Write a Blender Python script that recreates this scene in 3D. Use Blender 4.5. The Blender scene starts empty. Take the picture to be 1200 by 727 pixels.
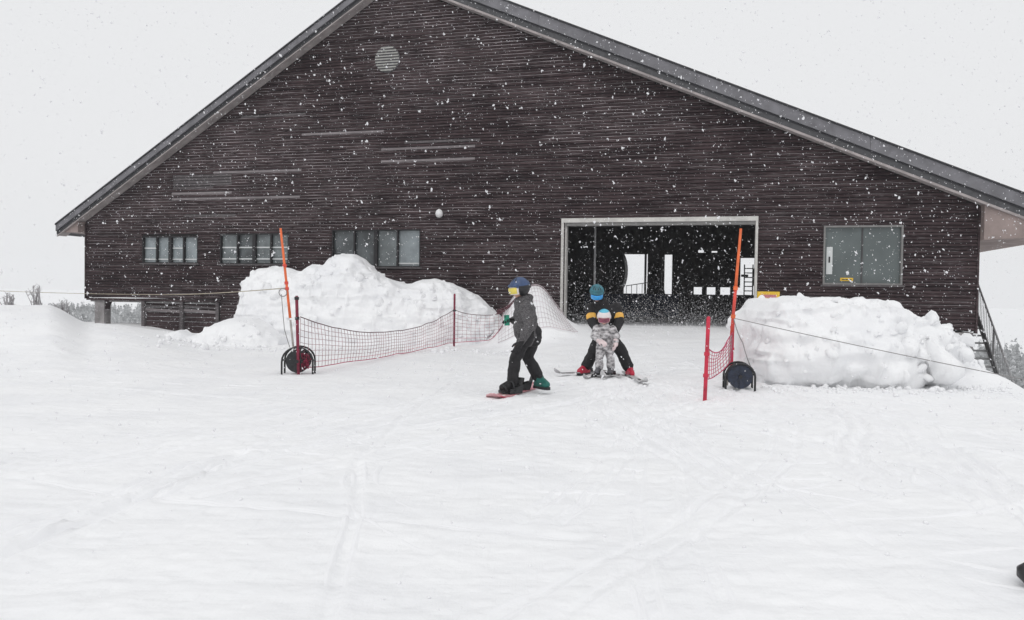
import bpy, bmesh, math, random
import numpy as np
from mathutils import Matrix, Vector, noise as mnoise

S = bpy.context.scene
COL = S.collection
R = math.radians
rng = np.random.default_rng(7)
random.seed(11)

# ------------------------------------------------------------------ camera, sky, sun, exposure
CAM_H = 1.42
cam = bpy.data.objects.new("camera", bpy.data.cameras.new("camera"))
COL.objects.link(cam)
cam.data.sensor_width = 36.0
cam.data.lens = 27.0
cam.data.clip_start = 0.05
cam.data.clip_end = 5000.0
cam.matrix_world = Matrix.Translation((0, 0, CAM_H)) @ Matrix.Rotation(R(90 - 1.18), 4, 'X') @ Matrix.Rotation(R(0.8), 4, 'Z')
S.camera = cam

SUN_EL, SUN_AZ = R(52), R(200)
W = bpy.data.worlds.new("World")
S.world = W
W.use_nodes = True
nt = W.node_tree
nt.nodes.clear()
sky = nt.nodes.new("ShaderNodeTexSky")
sky.sky_type = 'NISHITA'
sky.sun_disc = False
sky.sun_elevation = SUN_EL
sky.sun_rotation = SUN_AZ
sky.air_density = 2.0
sky.dust_density = 5.0
bg_sky = nt.nodes.new("ShaderNodeBackground")
bg_sky.inputs['Strength'].default_value = 0.05
hsv = nt.nodes.new("ShaderNodeHueSaturation")
hsv.inputs['Saturation'].default_value = 0.15
nt.links.new(sky.outputs[0], hsv.inputs['Color'])
nt.links.new(hsv.outputs[0], bg_sky.inputs['Color'])
bg_cloud = nt.nodes.new("ShaderNodeBackground")          # the even white layer of snow cloud
bg_cloud.inputs['Color'].default_value = (0.868, 0.876, 0.892, 1)
bg_cloud.inputs['Strength'].default_value = 1.0
mx = nt.nodes.new("ShaderNodeMixShader")
mx.inputs[0].default_value = 0.93
out = nt.nodes.new("ShaderNodeOutputWorld")
nt.links.new(bg_sky.outputs[0], mx.inputs[1])
nt.links.new(bg_cloud.outputs[0], mx.inputs[2])
nt.links.new(mx.outputs[0], out.inputs['Surface'])

sun = bpy.data.objects.new("sun", bpy.data.lights.new("sun", 'SUN'))
COL.objects.link(sun)
sun.data.energy = 0.6
sun.data.angle = R(40)
sun.data.color = (1.0, 0.985, 0.96)
sd = Vector((math.sin(SUN_AZ) * math.cos(SUN_EL), math.cos(SUN_AZ) * math.cos(SUN_EL), math.sin(SUN_EL)))
sun.rotation_euler = sd.to_track_quat('Z', 'Y').to_euler()
sun.location = (0, -5, 30)

S.view_settings.view_transform = 'Standard'
S.view_settings.look = 'None'
S.view_settings.exposure = 0.0
S.view_settings.gamma = 1.0
S.view_settings.use_curve_mapping = False
S.render.film_transparent = False
try:
    S.cycles.max_bounces = 8
    S.cycles.diffuse_bounces = 4
    S.cycles.volume_bounces = 1
    S.cycles.use_denoising = True
except Exception:
    pass

# ------------------------------------------------------------------ node helpers / materials
def new_mat(name):
    m = bpy.data.materials.new(name)
    m.use_nodes = True
    b = m.node_tree.nodes.get("Principled BSDF")
    return m, m.node_tree, b

def mat(name, col, rough=0.6, metal=0.0, var=0.0, scale=8.0, bump=0.0, bscale=40.0, spec=0.5, stretch=(1, 1, 1), col2=None):
    """Principled material with a noise colour variation and a noise bump."""
    m, t, b = new_mat(name)
    b.inputs['Roughness'].default_value = rough
    b.inputs['Metallic'].default_value = metal
    b.inputs['Specular IOR Level'].default_value = spec
    b.inputs['Base Color'].default_value = (*col, 1)
    tc = t.nodes.new("ShaderNodeTexCoord")
    mp = t.nodes.new("ShaderNodeMapping")
    mp.inputs['Scale'].default_value = stretch
    t.links.new(tc.outputs['Object'], mp.inputs[0])
    if var > 0 or col2:
        n = t.nodes.new("ShaderNodeTexNoise")
        n.inputs['Scale'].default_value = scale
        n.inputs['Detail'].default_value = 5
        t.links.new(mp.outputs[0], n.inputs['Vector'])
        r = t.nodes.new("ShaderNodeValToRGB")
        c2 = col2 or tuple(min(1, c * (1 + var)) for c in col)
        c1 = col if col2 else tuple(c * (1 - var) for c in col)
        r.color_ramp.elements[0].position = 0.35
        r.color_ramp.elements[1].position = 0.65
        r.color_ramp.elements[0].color = (*c1, 1)
        r.color_ramp.elements[1].color = (*c2, 1)
        t.links.new(n.outputs[0], r.inputs[0])
        t.links.new(r.outputs[0], b.inputs['Base Color'])
    if bump > 0:
        n2 = t.nodes.new("ShaderNodeTexNoise")
        n2.inputs['Scale'].default_value = bscale
        n2.inputs['Detail'].default_value = 4
        t.links.new(mp.outputs[0], n2.inputs['Vector'])
        bp = t.nodes.new("ShaderNodeBump")
        bp.inputs['Strength'].default_value = bump
        bp.inputs['Distance'].default_value = 0.02
        t.links.new(n2.outputs[0], bp.inputs['Height'])
        t.links.new(bp.outputs[0], b.inputs['Normal'])
    return m

def snow_mat(name, fine=1.0, tracks=False):
    m, t, b = new_mat(name)
    b.inputs['Base Color'].default_value = (0.868, 0.873, 0.885, 1)
    b.inputs['Roughness'].default_value = 0.65
    b.inputs['Specular IOR Level'].default_value = 0.25
    geo = t.nodes.new("ShaderNodeNewGeometry")
    prev = None
    def noise_bump(scale, stretch, strength, dist, rot=0.0, detail=4):
        nonlocal prev
        mp = t.nodes.new("ShaderNodeMapping")
        mp.inputs['Scale'].default_value = stretch
        mp.inputs['Rotation'].default_value = (0, 0, rot)
        t.links.new(geo.outputs['Position'], mp.inputs[0])
        n = t.nodes.new("ShaderNodeTexNoise")
        n.inputs['Scale'].default_value = scale
        n.inputs['Detail'].default_value = detail
        t.links.new(mp.outputs[0], n.inputs['Vector'])
        bp = t.nodes.new("ShaderNodeBump")
        bp.inputs['Strength'].default_value = strength
        bp.inputs['Distance'].default_value = dist
        t.links.new(n.outputs[0], bp.inputs['Height'])
        if prev is not None:
            t.links.new(prev.outputs[0], bp.inputs['Normal'])
        prev = bp
    noise_bump(1.6, (1, 1, 1), 0.5 * fine, 0.10)
    noise_bump(9.0, (1, 1, 1), 0.45 * fine, 0.03)
    noise_bump(60.0, (1, 1, 1), 0.35 * fine, 0.006)
    if tracks:
        noise_bump(1.0, (0.35, 5.0, 1), 0.55, 0.035, R(8))
        noise_bump(1.0, (6.0, 0.45, 1), 0.5, 0.03, R(22))
        noise_bump(1.0, (7.0, 0.4, 1), 0.45, 0.03, R(-28))
    t.links.new(prev.outputs[0], b.inputs['Normal'])
    # very slight dirt / density variation of the packed snow
    n = t.nodes.new("ShaderNodeTexNoise")
    n.inputs['Scale'].default_value = 0.9
    n.inputs['Detail'].default_value = 8
    t.links.new(geo.outputs['Position'], n.inputs['Vector'])
    r = t.nodes.new("ShaderNodeValToRGB")
    r.color_ramp.elements[0].position = 0.3
    r.color_ramp.elements[0].color = (0.85, 0.855, 0.87, 1)
    r.color_ramp.elements[1].position = 0.6
    r.color_ramp.elements[1].color = (0.905, 0.908, 0.915, 1)
    t.links.new(n.outputs[0], r.inputs[0])
    t.links.new(r.outputs[0], b.inputs['Base Color'])
    return m

def hall_floor_mat():
    """concrete with snow that the wind has blown in from the doorway, thinning inwards"""
    m, t, b = new_mat("hall floor with blown snow")
    b.inputs['Roughness'].default_value = 0.85
    tc = t.nodes.new("ShaderNodeTexCoord")
    sp = t.nodes.new("ShaderNodeSeparateXYZ"); t.links.new(tc.outputs['Object'], sp.inputs[0])
    n = t.nodes.new("ShaderNodeTexNoise"); n.inputs['Scale'].default_value = 2.2; n.inputs['Detail'].default_value = 8
    t.links.new(tc.outputs['Object'], n.inputs['Vector'])
    mr = t.nodes.new("ShaderNodeMapRange")
    mr.inputs['From Min'].default_value = 0.6; mr.inputs['From Max'].default_value = 9.5
    mr.inputs['To Min'].default_value = 1.05; mr.inputs['To Max'].default_value = -0.25
    t.links.new(sp.outputs['Y'], mr.inputs[0])
    ad_ = t.nodes.new("ShaderNodeMath"); ad_.operation = 'ADD'
    t.links.new(mr.outputs[0], ad_.inputs[0])
    sc_ = t.nodes.new("ShaderNodeMath"); sc_.operation = 'MULTIPLY_ADD'; sc_.inputs[1].default_value = 1.6; sc_.inputs[2].default_value = -0.8
    t.links.new(n.outputs[0], sc_.inputs[0]); t.links.new(sc_.outputs[0], ad_.inputs[1]); ad_.use_clamp = True
    mixn = t.nodes.new("ShaderNodeMix"); mixn.data_type = 'RGBA'
    mixn.inputs['A'].default_value = (0.07, 0.068, 0.075, 1); mixn.inputs['B'].default_value = (0.80, 0.80, 0.82, 1)
    t.links.new(ad_.outputs[0], mixn.inputs['Factor']); t.links.new(mixn.outputs['Result'], b.inputs['Base Color'])
    return m

def siding_mat(name, dark, light, frost):
    m, t, b = new_mat(name)
    b.inputs['Roughness'].default_value = 0.8
    b.inputs['Specular IOR Level'].default_value = 0.2
    geo = t.nodes.new("ShaderNodeNewGeometry")
    def nz(scale, stretch, detail=4):
        mp = t.nodes.new("ShaderNodeMapping")
        mp.inputs['Scale'].default_value = stretch
        t.links.new(geo.outputs['Position'], mp.inputs[0])
        n = t.nodes.new("ShaderNodeTexNoise")
        n.inputs['Scale'].default_value = scale
        n.inputs['Detail'].default_value = detail
        t.links.new(mp.outputs[0], n.inputs['Vector'])
        return n
    a = nz(1.0, (0.8, 0.8, 5.0), 8)
    r = t.nodes.new("ShaderNodeValToRGB")
    r.color_ramp.elements[0].position = 0.32
    r.color_ramp.elements[0].color = (*dark, 1)
    r.color_ramp.elements[1].position = 0.70
    r.color_ramp.elements[1].color = (*light, 1)
    t.links.new(a.outputs[0], r.inputs[0])
    f = nz(1.0, (5.0, 5.0, 40.0), 8)               # frost that the wind has blown into the grain
    fr = t.nodes.new("ShaderNodeValToRGB")
    fr.color_ramp.elements[0].position = 0.56
    fr.color_ramp.elements[0].color = (0, 0, 0, 1)
    fr.color_ramp.elements[1].position = 0.78
    fr.color_ramp.elements[1].color = (frost, frost, frost, 1)
    t.links.new(f.outputs[0], fr.inputs[0])
    mixn = t.nodes.new("ShaderNodeMix")
    mixn.data_type = 'RGBA'
    t.links.new(fr.outputs[0], mixn.inputs['Factor'])
    t.links.new(r.outputs[0], mixn.inputs['A'])
    mixn.inputs['B'].default_value = (0.62, 0.60, 0.62, 1)
    t.links.new(mixn.outputs['Result'], b.inputs['Base Color'])
    bp = t.nodes.new("ShaderNodeBump")
    bp.inputs['Strength'].default_value = 0.4
    bp.inputs['Distance'].default_value = 0.01
    t.links.new(f.outputs[0], bp.inputs['Height'])
    t.links.new(bp.outputs[0], b.inputs['Normal'])
    return m

M = {}
M['hall_floor'] = hall_floor_mat()
M['snow'] = snow_mat("packed snow", 0.8, tracks=True)
M['pile'] = snow_mat("ploughed snow", 1.2)
M['crumb'] = mat("loose snow", (0.885, 0.888, 0.90), 0.7, spec=0.2)
M['flake'] = mat("snowflake", (0.86, 0.86, 0.88), 0.7)
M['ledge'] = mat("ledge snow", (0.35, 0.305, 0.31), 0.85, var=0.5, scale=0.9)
M['siding'] = siding_mat("dark stained siding", (0.020, 0.0115, 0.0135), (0.066, 0.044, 0.047), 0.18)
M['siding_grey'] = siding_mat("weathered siding", (0.085, 0.075, 0.078), (0.125, 0.112, 0.115), 0.4)
M['siding_pale'] = siding_mat("bleached siding", (0.17, 0.15, 0.155), (0.25, 0.225, 0.23), 0.3)
M['backing'] = mat("black sheathing", (0.014, 0.011, 0.012), 0.9)
M['fascia'] = mat("grey metal fascia", (0.155, 0.152, 0.165), 0.55, var=0.2, scale=3)
M['fascia_low'] = mat("weathered lower fascia", (0.085, 0.080, 0.084), 0.7, var=0.3, scale=5)
M['edge'] = mat("dark roof edge", (0.02, 0.02, 0.024), 0.6)
M['roof'] = mat("dark roofing sheet", (0.06, 0.06, 0.065), 0.6, var=0.2)
M['soffit'] = mat("soffit boards", (0.34, 0.305, 0.30), 0.75, var=0.18, scale=3, stretch=(1, 1, 1))
M['eave'] = mat("eave panel", (0.27, 0.215, 0.20), 0.75, var=0.2, scale=2)
M['door_frame'] = mat("pale grey steel door frame", (0.55, 0.535, 0.51), 0.5, var=0.12, scale=6)
M['concrete'] = mat("concrete", (0.27, 0.255, 0.255), 0.85, var=0.25, scale=3, bump=0.4)
M['floor_dark'] = mat("hall floor", (0.10, 0.10, 0.105), 0.8, var=0.5, scale=2.5)
M['inner'] = mat("dark hall lining", (0.095, 0.086, 0.088), 0.8, var=0.5, scale=4)
M['steel_dark'] = mat("dark steel", (0.055, 0.053, 0.056), 0.5, var=0.3, scale=5)
M['steel'] = mat("galvanised steel", (0.27, 0.27, 0.275), 0.5, var=0.2, scale=9)
M['grey_panel'] = mat("grey panel", (0.17, 0.165, 0.165), 0.6, var=0.15)
M['navy_pad'] = mat("navy padding", (0.030, 0.042, 0.085), 0.6, var=0.3, scale=4)
M['glass_pale'] = mat("pane with pale blind behind", (0.26, 0.295, 0.31), 0.12, var=0.18, scale=2.5, spec=0.6)
M['glass_mid'] = mat("pane of dim room", (0.155, 0.175, 0.18), 0.12, var=0.25, scale=2.0, spec=0.5)
M['glass_dark'] = mat("dark pane", (0.085, 0.095, 0.10), 0.12, var=0.35, scale=2.0, spec=0.45)
M['glass_green'] = mat("grey green pane", (0.105, 0.125, 0.125), 0.15, var=0.12, scale=1.5, spec=0.5)
M['alu'] = mat("aluminium sash", (0.20, 0.195, 0.19), 0.5, var=0.1)
M['dark_frame'] = mat("dark window frame", (0.012, 0.011, 0.013), 0.6)
M['white_bar'] = mat("white bar", (0.62, 0.64, 0.64), 0.5)
M['white'] = mat("white plastic", (0.80, 0.80, 0.80), 0.4)
M['vent'] = mat("vent louvre metal", (0.36, 0.36, 0.34), 0.5, var=0.15)
M['yellow'] = mat("yellow sign face", (0.78, 0.50, 0.035), 0.5, var=0.06)
M['sign_red'] = mat("faded red sign header", (0.55, 0.20, 0.22), 0.5, var=0.15, scale=30)
M['sign_dark'] = mat("dark sign print", (0.10, 0.07, 0.02), 0.6)
M['orange'] = mat("orange pole paint", (0.82, 0.16, 0.045), 0.45, var=0.15, scale=6)
M['orange_red'] = mat("red orange pole paint", (0.68, 0.07, 0.05), 0.45, var=0.15, scale=6)
M['red_stake'] = mat("red stake", (0.55, 0.02, 0.055), 0.45, var=0.2, scale=9)
M['dark_red'] = mat("dark red stake", (0.20, 0.012, 0.04), 0.5, var=0.3, scale=9)
M['bare_pole'] = mat("bare pole metal", (0.40, 0.37, 0.35), 0.45, var=0.15, scale=8)
M['net'] = mat("faded red net", (0.37, 0.21, 0.23), 0.7, var=0.3, scale=3)
M['net_pale'] = mat("frosted net", (0.50, 0.43, 0.45), 0.7, var=0.25, scale=3)
M['net_red'] = mat("red net", (0.46, 0.055, 0.12), 0.7, var=0.25, scale=3)
M['net_dark'] = mat("dark net cord", (0.11, 0.045, 0.055), 0.7, var=0.3, scale=3)
M['black'] = mat("black plastic", (0.014, 0.014, 0.016), 0.4)
M['reel_black'] = mat("black reel", (0.016, 0.017, 0.020), 0.45, var=0.3, scale=20)
M['reel_navy'] = mat("navy reel", (0.016, 0.024, 0.048), 0.45, var=0.35, scale=20)
M['rope_grey'] = mat("grey cord", (0.26, 0.25, 0.25), 0.7)
M['rope_yellow'] = mat("dull yellow rope", (0.42, 0.37, 0.28), 0.7, var=0.2, scale=3)
M['twig'] = mat("bare twig", (0.36, 0.345, 0.355), 0.8, var=0.2)
M['forest'] = mat("frosted forest", (0.27, 0.28, 0.285), 0.9, col2=(0.58, 0.59, 0.60), scale=0.25)
# clothing
M['skin'] = mat("skin", (0.52, 0.30, 0.22), 0.5, var=0.06, scale=20)
M['coat_grey'] = mat("charcoal melange jacket", (0.040, 0.038, 0.041), 0.85, col2=(0.135, 0.128, 0.132), scale=60, bump=0.35, bscale=22)
M['black_cloth'] = mat("black ski cloth", (0.011, 0.010, 0.012), 0.75, var=0.4, scale=12, bump=0.5, bscale=26)
M['suit'] = mat("grey and white printed snowsuit", (0.13, 0.125, 0.13), 0.8, col2=(0.68, 0.66, 0.67), scale=15, bump=0.4, bscale=26, stretch=(1.0, 1.0, 1.7))
M['yellow_band'] = mat("yellow arm band", (0.80, 0.44, 0.08), 0.6, var=0.08)
M['helmet_blue'] = mat("dusty blue helmet", (0.045, 0.080, 0.175), 0.45, var=0.2, scale=7)
M['helmet_teal'] = mat("teal helmet", (0.030, 0.15, 0.19), 0.4, var=0.25, scale=10)
M['helmet_cyan'] = mat("cyan helmet", (0.10, 0.46, 0.62), 0.35, var=0.15, scale=9)
M['helmet_white'] = mat("white helmet shell", (0.80, 0.74, 0.74), 0.35)
M['lens_yellow'] = mat("yellow mirrored lens", (0.76, 0.62, 0.10), 0.12, var=0.12, scale=14, spec=0.8)
M['lens_blue'] = mat("blue mirrored lens", (0.03, 0.34, 0.78), 0.12, var=0.25, scale=14, spec=0.8)
M['lens_pink'] = mat("plum lens", (0.24, 0.045, 0.085), 0.12, var=0.3, scale=14, spec=0.8)
M['goggle_white'] = mat("white goggle frame", (0.78, 0.72, 0.70), 0.4)
M['goggle_pink'] = mat("pink goggle frame", (0.80, 0.50, 0.50), 0.4)
M['teal_boot'] = mat("teal green boot", (0.012, 0.13, 0.105), 0.5, var=0.25, scale=12)
M['green_glove'] = mat("green glove", (0.008, 0.22, 0.14), 0.55, var=0.12, scale=12)
M['red_boot'] = mat("red ski boot", (0.50, 0.015, 0.05), 0.35, var=0.15, scale=10)
M['grey_boot'] = mat("grey child boot", (0.09, 0.09, 0.10), 0.4, var=0.3, scale=12)
M['mitt'] = mat("pale pink mitten", (0.72, 0.60, 0.60), 0.7, var=0.1, scale=14)
M['board_red'] = mat("snowboard top sheet", (0.45, 0.06, 0.10), 0.4, col2=(0.70, 0.42, 0.44), scale=6)
M['ski_white'] = mat("white ski top sheet", (0.66, 0.66, 0.66), 0.35, col2=(0.40, 0.39, 0.40), scale=5)
M['ski_grey'] = mat("grey ski top sheet", (0.25, 0.24, 0.25), 0.35, col2=(0.55, 0.54, 0.55), scale=5)

# ------------------------------------------------------------------ mesh helpers
def tag(o, label=None, cat=None, group=None, kind=None):
    if label: o['label'] = label
    if cat: o['category'] = cat
    if group: o['group'] = group
    if kind: o['kind'] = kind
    return o

def empty(name, loc, rz=0.0):
    o = bpy.data.objects.new(name, None)
    COL.objects.link(o)
    o.location = loc
    o.rotation_euler = (0, 0, rz)
    o.empty_display_size = 0.2
    return o

def link_mesh(name, me, parent=None):
    o = bpy.data.objects.new(name, me)
    COL.objects.link(o)
    if parent is not None:
        o.parent = parent
    return o

def frame_of(d):
    d = Vector(d).normalized()
    a = Vector((0, 0, 1)) if abs(d.z) < 0.9 else Vector((1, 0, 0))
    u = d.cross(a).normalized()
    return u, d.cross(u).normalized()

class MB:
    def __init__(self):
        self.v, self.f, self.mi = [], [], []
        self.cur = 0
    def add(self, vs, fs):
        n = len(self.v)
        self.v += [tuple(p) for p in vs]
        self.f += [tuple(i + n for i in q) for q in fs]
        self.mi += [self.cur] * len(fs)
        return self
    def box(self, x0, x1, y0, y1, z0, z1):
        return self.add([(x0, y0, z0), (x1, y0, z0), (x1, y1, z0), (x0, y1, z0), (x0, y0, z1), (x1, y0, z1), (x1, y1, z1), (x0, y1, z1)],
                        [(0, 3, 2, 1), (4, 5, 6, 7), (0, 1, 5, 4), (1, 2, 6, 5), (2, 3, 7, 6), (3, 0, 4, 7)])
    def hexa(self, b, t):
        return self.add(list(b) + list(t), [(0, 3, 2, 1), (4, 5, 6, 7), (0, 1, 5, 4), (1, 2, 6, 5), (2, 3, 7, 6), (3, 0, 4, 7)])
    def tube(self, pts, r, n=6, caps=True, radii=None):
        pts = [Vector(p) for p in pts]
        k0 = len(self.v)
        u = None
        for i, p in enumerate(pts):
            d = (pts[min(i + 1, len(pts) - 1)] - pts[max(i - 1, 0)])
            if d.length < 1e-9: d = Vector((0, 0, 1))
            d.normalize()
            if u is None:
                u, w = frame_of(d)
            else:
                u = (u - d * u.dot(d))
                if u.length < 1e-6: u, w = frame_of(d)
                u.normalize()
                w = d.cross(u)
            rr = radii[i] if radii else r
            for k in range(n):
                a = 2 * math.pi * k / n
                self.v.append(tuple(p + u * (math.cos(a) * rr) + w * (math.sin(a) * rr)))
        for i in range(len(pts) - 1):
            for k in range(n):
                a, b = k0 + i * n + k, k0 + i * n + (k + 1) % n
                self.f.append((a, b, b + n, a + n)); self.mi.append(self.cur)
        if caps:
            self.f.append(tuple(k0 + k for k in range(n))[::-1]); self.mi.append(self.cur)
            e = k0 + (len(pts) - 1) * n
            self.f.append(tuple(e + k for k in range(n))); self.mi.append(self.cur)
        return self
    def disc_prism(self, c, axis, r, h, n=20, r2=None):
        c, ax = Vector(c), Vector(axis).normalized()
        return self.tube([c - ax * h / 2, c + ax * h / 2], r, n, True, [r, r if r2 is None else r2])
    def grid(self, P, closed_u=False):
        """P: array (nu, nv, 3)"""
        nu, nv = P.shape[:2]
        k0 = len(self.v)
        self.v += [tuple(p) for p in P.reshape(-1, 3)]
        for i in range(nu - 1 if not closed_u else nu):
            for j in range(nv - 1):
                a = k0 + i * nv + j
                b = k0 + ((i + 1) % nu) * nv + j
                self.f.append((a, b, b + 1, a + 1)); self.mi.append(self.cur)
        return self
    def shift(self, off):
        off = Vector(off)
        self.v = [tuple(Vector(p) - off) for p in self.v]
        return self
    def mesh(self, name, mats, smooth=False):
        me = bpy.data.meshes.new(name)
        me.from_pydata(self.v, [], self.f)
        for m in (mats if isinstance(mats, (list, tuple)) else [mats]):
            me.materials.append(m)
        if len(me.materials) > 1:
            me.polygons.foreach_set('material_index', self.mi)
        if smooth:
            me.polygons.foreach_set('use_smooth', [True] * len(me.polygons))
        me.update()
        return me
    def build(self, name, mats, parent=None, smooth=False, off=None):
        if off is not None: self.shift(off)
        return link_mesh(name, self.mesh(name, mats, smooth), parent)

def fast_mesh(name, V, F, m, smooth=True):
    """numpy quads/tris (n,k) -> mesh"""
    me = bpy.data.meshes.new(name)
    k = F.shape[1]
    me.vertices.add(len(V)); me.vertices.foreach_set('co', V.astype(np.float32).ravel())
    me.loops.add(F.size); me.loops.foreach_set('vertex_index', F.astype(np.int32).ravel())
    me.polygons.add(len(F))
    me.polygons.foreach_set('loop_start', (np.arange(len(F)) * k).astype(np.int32))
    me.polygons.foreach_set('loop_total', np.full(len(F), k, np.int32))
    me.polygons.foreach_set('use_smooth', np.full(len(F), smooth))
    me.materials.append(m)
    me.update(calc_edges=True)
    me.validate()
    return me

# numpy value noise
def _h(ix, iy, iz, seed):
    n = (ix * 374761393 + iy * 668265263 + iz * 2147483647 + seed * 974634777) & 0xFFFFFFFF
    n = ((n ^ (n >> 13)) * 1274126177) & 0xFFFFFFFF
    n = (n ^ (n >> 16)) & 0xFFFF
    return n / 65535.0
def vnoise(P, seed=0):
    P = np.asarray(P, float)
    if P.shape[-1] == 2:
        P = np.concatenate([P, np.zeros(P.shape[:-1] + (1,))], -1)
    I = np.floor(P).astype(np.int64); Fr = P - I
    Fr = Fr * Fr * (3 - 2 * Fr)
    r = 0
    for dx in (0, 1):
        for dy in (0, 1):
            for dz in (0, 1):
                w = (Fr[..., 0] if dx else 1 - Fr[..., 0]) * (Fr[..., 1] if dy else 1 - Fr[..., 1]) * (Fr[..., 2] if dz else 1 - Fr[..., 2])
                r = r + w * _h(I[..., 0] + dx, I[..., 1] + dy, I[..., 2] + dz, seed)
    return r * 2 - 1
def fbm(P, oct=4, seed=0):
    a, s, t = 1.0, 0.0, 0.0
    P = np.asarray(P, float)
    for o in range(oct):
        s = s + a * vnoise(P * (2.03 ** o) + 17.3 * o, seed + o); t += a; a *= 0.5
    return s / t
def sst(x, a, b):
    t = np.clip((x - a) / (b - a), 0, 1)
    return t * t * (3 - 2 * t)

# ------------------------------------------------------------------ building frame (local x along the gable wall, y into the building)
BO = Vector((-15.7795, 28.5, 0.0))
BYAW = math.atan2(-0.25466404, 0.96702959)
CW, SW = 0.96702959, -0.25466404
def bl(s, y, z):
    return Vector((BO.x + CW * s - SW * y, BO.y + SW * s + CW * y, z))
WALL_L = 29.42

# ------------------------------------------------------------------ terrain
def to_local(x, y):
    dx, dy = x - BO.x, y - BO.y
    return dx * CW + dy * SW, -dx * SW + dy * CW

def seg_dist(x, y, a, b):
    ax, ay, bx, by = *a, *b
    L2 = (bx - ax) ** 2 + (by - ay) ** 2
    t = np.clip(((x - ax) * (bx - ax) + (y - ay) * (by - ay)) / L2, 0, 1)
    return np.hypot(x - ax - t * (bx - ax), y - ay - t * (by - ay))

TRACKS = [([(-2.75, 3.6), (-2.56, 4.92), (-2.36, 5.6), (-2.30, 6.6)], 0.05, 0.035),
          ([(-0.80, 3.2), (-0.99, 4.93), (-1.23, 6.28), (-1.24, 8.68), (-0.8, 13.3)], 0.035, 0.012),
          ([(1.87, 10.4), (1.95, 6.65), (2.15, 4.2)], 0.03, 0.008),
          ([(2.60, 6.2), (2.69, 5.4)], 0.025, 0.02),
          ([(-3.3, 9.9), (-6.5, 11.2)], 0.04, 0.012),
          ([(-3.8, 5.7), (-2.25, 5.1), (0.4, 4.5)], 0.05, 0.010)]
_r = random.Random(5)
for i in range(22):                     # faint ski tracks that leave the doorway and fan out down the slope
    x0 = _r.uniform(1.4, 4.6); y0 = _r.uniform(12, 18)
    x1 = _r.uniform(-6, 6); y1 = _r.uniform(1.5, 6)
    bend = _r.uniform(-1.4, 1.4)
    pts = []
    for k in range(9):
        t = k / 8
        pts.append((x0 + (x1 - x0) * t + bend * math.sin(t * math.pi) + 0.2 * math.sin(t * 9 + i), y0 + (y1 - y0) * t))
    dep = _r.uniform(0.008, 0.020)
    TRACKS.append((pts, 0.035, dep))
    off = _r.uniform(0.18, 0.35)
    TRACKS.append(([(p[0] + off, p[1]) for p in pts], 0.035, dep))

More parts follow.
